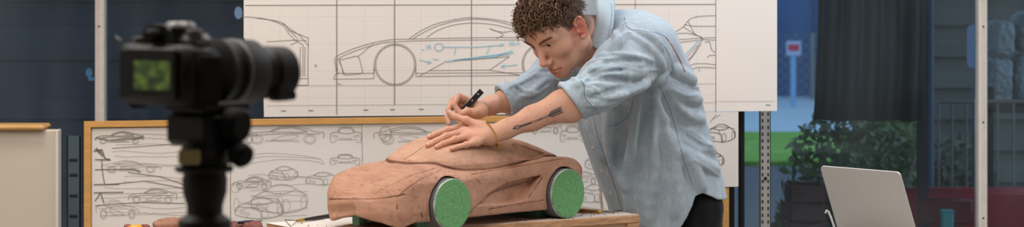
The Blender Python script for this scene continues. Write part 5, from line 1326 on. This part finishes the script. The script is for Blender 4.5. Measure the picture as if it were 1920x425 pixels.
b = MB(frame(np.array([W(384, 0, YC)[0], YC, 0]), (1, 0, 0), (0, 1, 0), (0, 0, 1)))
b.lathe([(.031, zz_(322)), (.034, zz_(335)), (.033, zz_(360)), (.027, zz_(385)), (.027, zz_(400)), (.040, zz_(412)), (.040, zz_(432)), (.034, zz_(440))], 40); into(b.build('bowl_clamp', M_cb, None, True), tri)
b = MB(frame(np.array([W(384, 0, YC)[0], YC, 0]), (1, 0, 0), (0, 1, 0), (0, 0, 1))); zt_ = zz_(436); b.lathe([(.016, zt_), (.016, .45)], 24); b.lathe([(.045, zt_-.005), (.05, zt_-.02), (.05, zt_-.06), (.03, zt_-.07)], 32); into(b.build('centre_column', M_blk, None, True), tri)
for a in (100, 220, 340):
    dx, dy = math.cos(math.radians(a)), math.sin(math.radians(a)); b = MB(frame(np.array([W(384, 0, YC)[0], YC, 0]), (1, 0, 0), (0, 1, 0), (0, 0, 1)))
    b.tube([(.045*dx, .045*dy, zt_-.04), (.3*dx, .3*dy, zt_*.48)], .016, 12); b.tube([(.29*dx, .29*dy, zt_*.5), (.52*dx, .52*dy, .02)], .011, 12); b.lathe([(.018, 0), (.018, .02)], 16, frame((.52*dx, .52*dy, 0), (1, 0, 0), (0, 1, 0), (0, 0, 1)))
    into(b.build('leg', M_blk, None, True), tri)
# ---------------------------------------------------------------- things around the room
M_cream = mat('cream_panel', srgb(206, 194, 178), .55); M_bw = mat('birch_board', srgb(214, 166, 104), .55, var=.12, vscale=10, stretch=(1, 6, 1))
q0, q1 = W(-70, 0, 8.6), W(109, 0, 8.6); zc_ = W(0, 243, 8.6)[2]
t = thing('partition_panel', ((q0[0]+q1[0])/2, 8.63, 0), 'plain cream partition panel standing at the left edge of the room', 'panel')
b = MB(); b.box((q0[0], 8.60, .05), (q1[0], 8.65, zc_), .006); into(b.build('panel', M_cream, None), t)
b = MB(); b.box((q1[0]-.010, 8.594, .05), (q1[0]+.001, 8.656, zc_), .003); into(b.build('edge_strip', mat('cream_edge', srgb(226, 216, 204), .5), None), t)
for x in (q0[0]+.12, q1[0]-.16): b = MB(); b.box((x, 8.45, 0), (x+.05, 8.80, .05), .006); into(b.build('foot', M_blk, None), t)
e0, e1 = W(-60, 0, 8.58), W(84, 0, 8.58)
b = MB(); b.box((e0[0], 8.565, zc_+.0005), (e1[0], 8.70, zc_+.019), .007); o = b.build('wooden_board', M_bw); tag(o, 'loose birch board lying on top of the cream partition panel', 'board')
A = W(138, 0, 9.4); t = thing('slotted_upright', (A[0], A[1], 0), 'dark blue grey slotted steel upright between the cream panel and the sketch board', 'shelf upright')
b = MB(); b.box((-.026, 0, 0), (.026, .005, 1.04)); b.box((-.026, 0, 0), (-.022, .04, 1.04)); b.box((.022, 0, 0), (.026, .04, 1.04)); b.build('rail', mat('slate_steel', srgb(84, 100, 112), .5, .2), t)
for py in (300, 328, 367, 405):
    z = W(0, py, 9.4)[2]; b = MB(); b.box((-.016, -.002, z-.006), (.016, .001, z+.006), .001); b.build('slot', mat('slot_dark', srgb(30, 34, 40), .8), t)
b = MB(); b.box((-.05, -.03, 0), (.05, .07, .012), .002); b.build('foot', M_blk, t)

# lamp reflections on the glass, painted as flat blue patches
yt = 10.1788
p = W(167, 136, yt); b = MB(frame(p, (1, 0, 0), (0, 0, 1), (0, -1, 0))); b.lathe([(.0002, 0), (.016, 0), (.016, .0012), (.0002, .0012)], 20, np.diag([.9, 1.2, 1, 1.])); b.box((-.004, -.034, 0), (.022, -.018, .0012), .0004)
tag(b.build('blue_lamp_reflection', mat('blue_lamp_reflection', srgb(70, 130, 180), .5)), 'painted blue lamp reflection on the window left of the pale post', 'reflection')
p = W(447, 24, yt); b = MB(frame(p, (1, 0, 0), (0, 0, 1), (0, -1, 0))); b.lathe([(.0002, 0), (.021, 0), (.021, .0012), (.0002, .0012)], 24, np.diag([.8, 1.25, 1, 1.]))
tag(b.build('window_sticker', mat('pale_blue_reflection', srgb(130, 160, 200), .5)), 'painted pale blue lamp reflection on the window at the top left corner of the plot', 'sticker')

# desk and laptop at the right
dd = nrm([.64, -.77, 0]); dn = nrm([-.77, -.64, 0]); zd = .790
D0 = np.array([W(1575, 0, 8.06)[0], 8.06, zd])
t = thing('desk', (D0[0]+.15, 8.0, 0), 'small grey desk under the laptop, below the right window', 'desk')
b = MB(); b.box((D0[0]-.18, 7.68, zd-.025), (D0[0]+.62, 8.33, zd), .004); into(b.build('desk_top', mat('grey_laminate', srgb(150, 148, 144), .5), None), t)
for x in (D0[0]-.16, D0[0]+.57):
    for y in (7.70, 8.28): b = MB(); b.box((x, y, 0), (x+.03, y+.03, zd-.025), .003); into(b.build('leg', M_blk, None), t)
M_alu = mat('brushed_aluminium', srgb(206, 200, 194), .42, .15)
lap = thing('laptop', D0+dd*.175, 'open silver laptop seen from behind, its lid leaning left', 'laptop')
LW_ = .345
def rrect(w, h, r, n=6):
    P_ = []
    for cx_, cy_, a0 in ((w-r, r, -90), (w-r, h-r, 0), (r, h-r, 90), (r, r, 180)):
        for i in range(n+1): a = math.radians(a0+90*i/n); P_.append((cx_+r*math.cos(a), cy_+r*math.sin(a)))
    return P_
b = MB(frame(D0+[0, 0, .001], dd, -dn, (0, 0, 1))); pr = rrect(LW_, .245, .012); n = len(pr)
b.put([(x, y, 0) for x, y in pr]+[(x, y, .011) for x, y in pr], [tuple(range(n))[::-1], tuple(range(n, 2*n))]+[(i, (i+1) % n, n+(i+1) % n, n+i) for i in range(n)]); into(b.build('base', M_alu, None), lap)
b = MB(frame(D0+[0, 0, .0121], dd, -dn, (0, 0, 1))); b.box((.03, .03, 0), (LW_-.03, .14, .001)); into(b.build('keyboard', M_blk, None), lap)
bt = math.radians(22); upv_ = math.cos(bt)*np.array([0, 0, 1.])+math.sin(bt)*dn; nv_ = np.cross(dd, upv_)
b = MB(frame(D0+[0, 0, .013], dd, upv_, nv_)); pr = rrect(LW_, .248, .014)
b.put([(x, y, 0) for x, y in pr]+[(x, y, .005) for x, y in pr], [tuple(range(n))[::-1], tuple(range(n, 2*n))]+[(i, (i+1) % n, n+(i+1) % n, n+i) for i in range(n)]); lid = into(b.build('lid', M_alu, None), lap)
s_ = -1 if nv_ @ dn > 0 else 1
b = MB(frame(D0+[0, 0, .013], dd, upv_, nv_)); z_ = (-.0006, 0.) if s_ < 0 else (.005, .0056); b.box((.008, .014, z_[0]), (LW_-.008, .240, z_[1])); into(b.build('display', mat('dark_display', srgb(16, 18, 22), .15), None), lap)
b = MB(frame(D0+[0, 0, .009], dd, -dn, (0, 0, 1))); b.lathe([(.005, .03), (.005, LW_-.03)], 12, frame((0, 0, 0), (0, 1, 0), (0, 0, 1), (1, 0, 0))); into(b.build('hinge', M_blk, None, True), lap)
b = MB(); c_ = W(1565, 428, 7.88); b.tube([c_+[.02, 0, -.02], c_, c_+[-.010, 0, .03], c_+[-.020, .0, .055], c_+[-.026, 0, .060], c_+[-.03, 0, .05]], .0035, 8)
b.tube([c_+[.02, 0, -.02], c_+[.035, -.02, -.040], [c_[0]+.07, c_[1]-.04, zd+.004], [c_[0]+.16, c_[1]-.05, zd+.004]], .0035, 8)
tag(b.build('white_cable', mat('white_cable', srgb(214, 210, 204), .5), None, True), 'short white cable curling up in front of the laptop lid', 'cable')

# side table, clay and tools in the lower left
zs = .924
t = thing('side_table', (W(360, 0, 6.87)[0], 6.87, 0), 'low side table carrying clay pieces left of the clay car', 'table')
xa, xb = W(190, 0, 6.87)[0], W(515, 0, 6.87)[0]
b = MB(); b.box((xa, 6.70, zs-.022), (xb, 7.04, zs), .003); into(b.build('table_top', M_ply, None), t)
for x in (xa+.01, xb-.045):
    for y in (6.71, 6.995): b = MB(); b.box((x, y, 0), (x+.035, y+.035, zs-.022), .003); into(b.build('leg', M_ply, None), t)
def lump(lo, hi, seed, yaw=0, amp=.004):
    c_ = (np.array(lo)+hi)/2; h_ = (np.array(hi)-lo)/2; v = Vol(-h_-.012, h_+.012, .003); X, Y_, Z_ = v.ax[0][:, None, None], v.ax[1][None, :, None], v.ax[2][None, None, :]
    r_ = min(h_)*.6; q = [np.abs(a)-(hh-r_) for a, hh in zip((X, Y_, Z_), h_)]
    v.F = (np.sqrt(sum(np.maximum(k, 0)**2 for k in q))+np.minimum(np.maximum(np.maximum(q[0], q[1]), q[2]), 0)-r_).astype(np.float32)
    P, f = v.mesh(); G = v.grad(P); P = P+G*((vnoise(P*[60, 60, 60]+seed, seed)-.6)*amp)[:, None]; P[:, 2] -= P[:, 2].min()
    c, s = math.cos(yaw), math.sin(yaw); P = np.stack([P[:, 0]*c-P[:, 1]*s, P[:, 0]*s+P[:, 1]*c, P[:, 2]], 1)+[c_[0], c_[1], lo[2]]
    return P, f
M_c2 = mat('reddish_clay', srgb(118, 62, 50), .6, bump=.0012, bscale=90, var=.25, vscale=40); M_c3 = mat('tan_clay', srgb(146, 100, 78), .65, bump=.001, bscale=80, var=.2, vscale=30)
def place(name, x0, x1, Y0, Y1, h_, m, seed, label, cat, yaw=0, group=None):
    a, c_ = W(x0, 0, (Y0+Y1)/2)[0], W(x1, 0, (Y0+Y1)/2)[0]; P, f = lump((a, Y0, zs), (c_, Y1, zs+h_), seed, yaw, .010); tag(obj(name, P, f, m, None, True), label, cat, group)
place('clay_slab', 290, 400, 6.78, 6.92, .040, M_c3, 1, 'tan clay slab lying behind the tripod column', 'clay', .05)
place('clay_block', 400, 450, 6.76, 6.88, .034, M_c2, 2, 'reddish clay block right of the tripod column', 'clay', -.1)
place('clay_block', 454, 492, 6.78, 6.87, .036, M_c2, 3, 'reddish clay block at the right end of the side table', 'clay', .2)
place('clay_block', 232, 246, 6.80, 6.86, .030, M_c2, 4, 'small reddish clay lump left of the yellow knob', 'clay', .1)
place('clay_block', 266, 280, 6.80, 6.86, .030, M_c2, 5, 'small reddish clay lump right of the yellow knob', 'clay', .3)
p = W(255, 0, 6.78); b = MB(frame((p[0], 6.77, zs), (1, 0, 0), (0, 1, 0), (0, 0, 1))); b.lathe([(.010, 0), (.011, .012), (.016, .018), (.020, .024), (.020, .031), (.014, .036), (.006, .038), (.0004, .036)], 28)
for k in range(8): a = k*math.pi/4; b.lathe([(.0055, .018), (.006, .026), (.004, .034)], 10, frame((.016*math.cos(a), .016*math.sin(a), 0), (1, 0, 0), (0, 1, 0), (0, 0, 1)))
tag(b.build('yellow_knob', mat('yellow_plastic', srgb(232, 160, 24), .35), None, True), 'bright yellow scalloped knob at the lower left between clay lumps', 'knob')
t = thing('spatula', (W(470, 0, 6.83)[0], 6.83, zs+.037), 'dark blue handled tool lying across the reddish clay blocks', 'tool')
a_, b_ = W(446, 410, 6.81), W(492, 409, 6.85); a_[2] = zs+.0395; b_[2] = zs+.0410
b = MB(); b.tube([a_, (a_*2+b_)/3, (a_+b_*2)/3], [.0040, .0052, .0036], 10); into(b.build('handle', mat('navy_handle', srgb(38, 44, 66), .4), None, True), t)
b = MB(); b.tube([(a_+b_*2)/3, b_], [.0022, .0014], 8); into(b.build('shaft', mat('tool_steel', srgb(120, 116, 112), .35, .8), None, True), t)

M_brs = mat('brass_ferrule', srgb(206, 168, 84), .3, .9); M_stl = mat('dark_tool_steel', srgb(64, 58, 56), .4, .8)
def ctool(p0, p1, p2, wires, hm, label):                          # handle end, ferrule start, ferrule end
    t = thing('clay_tool', p0, label, 'tool')
    b = MB(); b.tube([p0, p0+(p1-p0)*.3, p0+(p1-p0)*.7, p1], [.0050, .0066, .0060, .0044], 14); into(b.build('handle', hm, None, True), t)
    b = MB(); b.tube([p1, p1+(p2-p1)*.45, p1+(p2-p1)*.55, p2], [.0048, .0048, .0044, .0040], 14); into(b.build('ferrule', M_brs, None, True), t)
    for L in wires: b = MB(); b.tube(L, .0010, 7); into(b.build('wire_loop', M_stl, None, True), t)
zz2 = TT+.0068
def at(px, z): 
    return lambda py: W(px, py, (CZ-z)*FPX/(py-HOR))
a0, a1, a2 = at(640, TT+.0075)(401), at(569, TT+.007)(411.5), at(557, TT+.007)(413.5)
l1, l2 = at(534, TT+.0085)(411.5), at(545, TT+.0012)(423.5)
ctool(a0, a1, a2, [[a2, at(546, TT+.0078)(412.2), l1, (l1+l2)/2, l2, at(551, TT+.004)(419), a2]], mat('black_lacquer', srgb(24, 22, 22), .3), 'clay loop tool with triangular wire and black handle, under the car nose')
a0, a1, a2 = at(1050, TT+.0075)(392), at(1121, TT+.0068)(396), at(1129, TT+.0068)(396.3)
ctool(a0, a1, a2, [[a2, at(1150, TT+.006)(395), at(1166, TT+.005)(393.5)], [a2, at(1145, TT+.003)(398), at(1163, TT+.0035)(395)]], mat('amber_wood', srgb(150, 100, 52), .35, var=.2, vscale=30), 'wooden handled two prong clay tool behind the rear wheel')

# ---------------------------------------------------------------- outside things
def wx(px, Y): return W(px, 0, Y)[0]
# dark drape from the overhang
Yd = 10.75; n, m_ = 60, 14; v = []; xa, xb = wx(1539, Yd), wx(1733, Yd); zb_ = W(0, 226, Yd)[2]
for j in range(m_+1):
    z = 3.3+(zb_-3.3)*j/m_
    for i in range(n+1):
        s_ = i/n; v.append((xa+(xb-xa)*s_+(-.03*(j/m_)**2*(1-s_))+.006*math.sin(j*.7), Yd+.028*math.sin(s_*34+.3*math.sin(j*.5))+.012*math.sin(s_*11), z+.004*math.sin(s_*20)*(j == m_)))
f = [(j*(n+1)+i, j*(n+1)+i+1, (j+1)*(n+1)+i+1, (j+1)*(n+1)+i) for j in range(m_) for i in range(n)]
o = obj('dark_drape', v, f, mat('charcoal_tarpaulin', srgb(66, 74, 80), .7, var=.35, vscale=5, stretch=(5, 1, .4)), None, True); sm = o.modifiers.new('thickness', 'SOLIDIFY'); sm.thickness = .003
tag(o, 'dark grey tarpaulin drape hanging outside the right window', 'drape')
M_navy = mat('navy_steel', srgb(26, 38, 58), .5); M_pipe = mat('blue_pipe', srgb(62, 100, 138), .5)
t = thing('steel_column', (wx(1731, 11.6), 11.6, -.02), 'dark navy steel column outside, just right of the drape', 'column')
x_ = wx(1731, 11.6); b = MB(); b.box((x_-.024, 11.59, 0), (x_+.024, 11.60, 3.3)); b.box((x_-.024, 11.64, 0), (x_+.024, 11.65, 3.3)); b.box((x_-.005, 11.6, 0), (x_+.005, 11.64, 3.3)); into(b.build('beam', M_navy, None), t)
b = MB(); b.box((x_-.05, 11.57, -.02), (x_+.05, 11.67, 0.0)); into(b.build('base_plate', M_navy, None), t)
x_ = wx(1748, 11.7); b = MB(); b.lathe([(.017, -.02), (.017, 3.3)], 20, frame((x_, 11.75, 0), (1, 0, 0), (0, 1, 0), (0, 0, 1))); b.lathe([(.02, 1.0), (.02, 1.05)], 20, frame((x_, 11.75, 0), (1, 0, 0), (0, 1, 0), (0, 0, 1)))
tag(b.build('downpipe', M_pipe, None, True), 'blue downpipe beside the dark steel column outside', 'pipe')
# shrubs
def shrub(px, Y, w_, h_, nleaf, colr, seed, label):
    rg_ = np.random.default_rng(seed); c_ = np.array([wx(px, Y), Y, -.02]); t = thing('shrub', c_, label, 'shrub')
    d = rg_.normal(size=(nleaf, 3)); d /= np.linalg.norm(d, axis=1, keepdims=True); rr = rg_.random((nleaf, 1))**.4
    ctr = c_+np.array([0, 0, h_*.55])+d*rr*np.array([w_/2, w_/2, h_*.47]); a = rg_.normal(size=(nleaf, 3)); a /= np.linalg.norm(a, axis=1, keepdims=True); b0 = np.cross(a, rg_.normal(size=(nleaf, 3))); b0 /= np.linalg.norm(b0, axis=1, keepdims=True)
    L_ = (.024+.026*rg_.random((nleaf, 1))); v = np.stack([ctr-a*L_, ctr+b0*L_*.42, ctr+a*L_, ctr-b0*L_*.42], 1).reshape(-1, 3); f = np.arange(nleaf*4).reshape(-1, 4)
    cc = np.repeat(np.array(srgb(*colr)[:3])*(.75+.3*rg_.random((nleaf, 1))), 4, 0)
    o = into(obj('foliage', v, f, M_leaf, None, False, cc), t); o['kind'] = 'stuff'
    b = MB()
    for k in range(7): e_ = c_+np.array([rg_.normal()*w_*.2, rg_.normal()*w_*.2, h_*.7]); b.tube([c_+[rg_.normal()*.02, rg_.normal()*.02, 0], (c_+e_)/2+[rg_.normal()*.02, 0, 0], e_], [.008, .006, .003], 6)
    into(b.build('stems', mat('bark', srgb(80, 66, 52), .9), None), t)
M_leaf = mat('leaf', (0, 0, 0, 1), .6, attr='Col')
shrub(1592, 13.2, .74, .98, 1900, (104, 126, 88), 1, 'olive green shrub outside behind the laptop')
shrub(1668, 13.9, .46, 1.00, 1300, (120, 140, 92), 2, 'tall yellowish green shrub outside, under the drape and right of the laptop')
shrub(1512, 12.6, .36, .60, 900, (64, 92, 74), 3, 'small dark green shrub outside left of the laptop')
shrub(1780, 14.6, .60, .72, 1000, (72, 84, 70), 4, 'dark shrub outside behind the railing')
# railing
Yr = 11.93; t = thing('railing', (wx(1815, Yr), Yr, -.02), 'thin pale metal railing outside between column and right post', 'railing'); zr = W(0, 190, Yr)[2]
M_rail = mat('weathered_steel', srgb(120, 124, 122), .5, .3)
b = MB(); b.tube([(wx(1756, Yr), Yr, zr), (wx(1990, Yr), Yr, zr)], .011, 10); into(b.build('top_rail', M_rail, None, True), t)
for px in (1760, 1785, 1812, 1870, 1900, 1930): b = MB(); b.tube([(wx(px, Yr), Yr, -.02), (wx(px, Yr), Yr, zr)], .006, 8); into(b.build('baluster', M_rail, None, True), t)
# leaning stick
p0, p1 = W(1728, 262, 12.0), W(1747, 206, 12.0); d_ = nrm(p1-p0); base = p0-d_*((p0[2]+.02)/d_[2]); b = MB(); b.tube([base, p0, p1], [.009, .009, .013], 9)
tag(b.build('wooden_stick', mat('pale_stick', srgb(168, 164, 150), .7), None, True), 'pale stick leaning on the steel column outside', 'stick')
# red bench
Yb = 11.5; xa, xb = wx(1690, Yb), wx(1990, Yb); M_red = mat('crimson_vinyl', srgb(168, 36, 58), .45, var=.15, vscale=6); t = thing('bench', ((xa+xb)/2, Yb, -.02), 'crimson padded bench outside at the lower right', 'bench')
b = MB(); b.box((xa, Yb-.22, .34), (xb, Yb+.16, .44), .025); into(b.build('seat', M_red, None, True), t)
b = MB(); b.box((xa, Yb+.10, .42), (xb, Yb+.20, .645), .03); into(b.build('backrest', M_red, None, True), t)
b = MB(); b.box((xa+.10, Yb+.07, .47), (xa+.36, Yb+.11, .60), .015); into(b.build('cushion_panel', mat('dark_crimson', srgb(110, 26, 44), .5), None, True), t)
for x in (xa+.04, xb-.08):
    for y in (Yb-.18, Yb+.12): b = MB(); b.box((x, y, -.02), (x+.04, y+.04, .345), .004); into(b.build('leg', M_navy, None), t)
x_ = wx(1775, Yb-.10); b = MB(); b.box((x_-.028, Yb-.13, .4405), (x_+.028, Yb-.07, .56), .006); b.box((x_-.030, Yb-.132, .548), (x_+.030, Yb-.068, .562), .004)
tag(b.build('teal_box', mat('teal_box', srgb(80, 180, 190), .5)), 'small teal box with lid standing on the red bench outside', 'box')
# crates
M_crt = mat('plum_brown_crate', srgb(112, 78, 84), .7, var=.3, vscale=9)
Yk = 11.3; zk = -.02
for i in range(2):
    t = thing('crate', (wx(1508, Yk), Yk, zk), ['plum brown slatted crate outside left of the laptop, lowest of two', 'plum brown slatted crate outside left of the laptop, topmost of two'][i], 'crate', 'crates stacked outside the window')
    x0, x1 = wx(1476, Yk), wx(1541, Yk)+.01; h_ = .362
    b = MB(); b.box((x0+.008, Yk-.112, zk), (x1-.008, Yk+.112, zk+.012)); b.build('bottom_board', M_crt, None); o = bpy.context.scene.objects[-1] if False else None
    bo = [ob for ob in COL.objects if ob.name.startswith('bottom_board') and ob.parent is None][-1]; into(bo, t)
    for k in range(4):
        z = zk+.012+k*.088
        b = MB(); b.box((x0, Yk-.12, z), (x1, Yk-.112, z+.074), .002); b.box((x0, Yk+.112, z), (x1, Yk+.12, z+.074), .002); b.box((x0, Yk-.12, z), (x0+.008, Yk+.12, z+.074), .002); b.box((x1-.008, Yk-.12, z), (x1, Yk+.12, z+.074), .002); into(b.build('slat_band', M_crt, None), t)
    b = MB()
    for x in (x0+.009, x1-.029):
        for y in (Yk-.111, Yk+.091): b.box((x, y, zk), (x+.02, y+.02, zk+h_-.004))
    into(b.build('corner_battens', M_crt, None), t); zk += h_
# rack with pale sacks
Yq = 12.05; x0, x1 = wx(1852, Yq), wx(2010, Yq); zq = W(0, 200, Yq)[2]; t = thing('storage_rack', ((x0+x1)/2, Yq+.2, -.02), 'dark steel rack outside at the right edge, loaded with pale sacks', 'rack')
for z in (zq-.03, .55, .12): b = MB(); b.box((x0, Yq, z), (x1, Yq+.42, z+.03), .003); into(b.build('shelf', M_navy, None), t)
for x in (x0, x1-.03):
    for y in (Yq, Yq+.39): b = MB(); b.box((x, y, -.02), (x+.03, y+.03, zq+.10)); into(b.build('post', M_navy, None), t)
M_sack = mat('pale_grey_sack', srgb(142, 160, 172), .8, bump=.004, bscale=14, var=.4, vscale=9)
zs_keep = zs
for i, (a, b__, z0_, hh, yo) in enumerate(((1853, 1893, 0, .235, .03), (1899, 1950, 0, .250, .05), (1857, 1899, .250, .17, .05), (1905, 1960, .265, .20, .06))):
    xa, xb = wx(a, Yq+.15)+.002, wx(b__, Yq+.15)-.002; v3 = lump((xa, Yq+yo+.01, zq+z0_+.0005), (xb, Yq+yo+.28, zq+z0_+hh), 60+i, 0, .012); P, f = v3
    tag(obj('sack', P, f, M_sack, None, True), ['pale sack standing lowest on the rack next to the right window post', 'pale sack lowest on the rack at the right edge', 'pale sack on top, next to the right window post', 'topmost pale sack at the right edge'][i], 'sack', 'pale sacks on the rack outside')
# pale blue rounded sign on a post
Yp = 12.0; xa, xb = wx(1813, Yp), wx(1846, Yp); z1, z0 = W(0, 47, Yp)[2], W(0, 126, Yp)[2]; t = thing('blank_sign', ((xa+xb)/2, Yp, -.02), 'pale blue rounded blank sign outside, half hidden by the right window post', 'sign')
pr = [(xa+x, z0+y) for x, y in rrect(xb-xa, z1-z0, .022)]; b = MB(); b.prism(pr, Yp-.012, Yp); into(b.build('sign_board', mat('pale_blue_sign', srgb(140, 172, 222), .5), None), t)
b = MB(); b.lathe([(.010, -.02), (.010, z1-.03)], 12, frame(((xa+xb)/2, Yp+.011, 0), (1, 0, 0), (0, 1, 0), (0, 0, 1))); into(b.build('post', M_rail, None, True), t)
# small red and white sign on the lawn side
Ys = 31.; t = thing('warning_sign', (wx(1488, Ys), Ys, 0), 'small red and white sign on a pale post beyond the lawn', 'sign'); xs_ = wx(1488, Ys)
b = MB(); b.lathe([(.035, 0), (.035, W(0, 80, Ys)[2])], 12, frame((xs_, Ys+.04, 0), (1, 0, 0), (0, 1, 0), (0, 0, 1))); into(b.build('post', mat('pale_blue_post', srgb(130, 170, 210), .5), None, True), t)
zt0, zt1 = W(0, 104, Ys)[2], W(0, 77, Ys)[2]
b = MB(); b.box((xs_-.095, Ys-.01, zt0), (xs_+.095, Ys, zt1), .004); into(b.build('sign_board', mat('sign_white', srgb(176, 186, 214), .5), None), t)
b = MB(); b.box((xs_-.07, Ys-.013, zt0+.06), (xs_+.07, Ys-.009, zt1-.04), .002); into(b.build('red_panel', mat('sign_red', srgb(200, 50, 70), .5), None), t)
# wire fence
Yf = 33.; t = thing('wire_fence', (wx(1560, Yf), Yf, 0), 'wire mesh fence along the far side of the pale road', 'fence'); zf = W(0, 62, Yf)[2]
for x in np.arange(3.0, 13, 1.1): b = MB(); b.tube([(x, Yf, 0), (x, Yf, zf)], .03, 8); into(b.build('post', M_rail, None), t)
b = MB()
for k in range(70): x = 3+k*.14; b.tube([(x, Yf-.01, .02), (x+.9, Yf-.01, zf)], .006, 4); b.tube([(x+.9, Yf-.01, .02), (x, Yf-.01, zf)], .006, 4)
tag(into(b.build('wire_mesh', M_rail, None), t), kind='stuff')
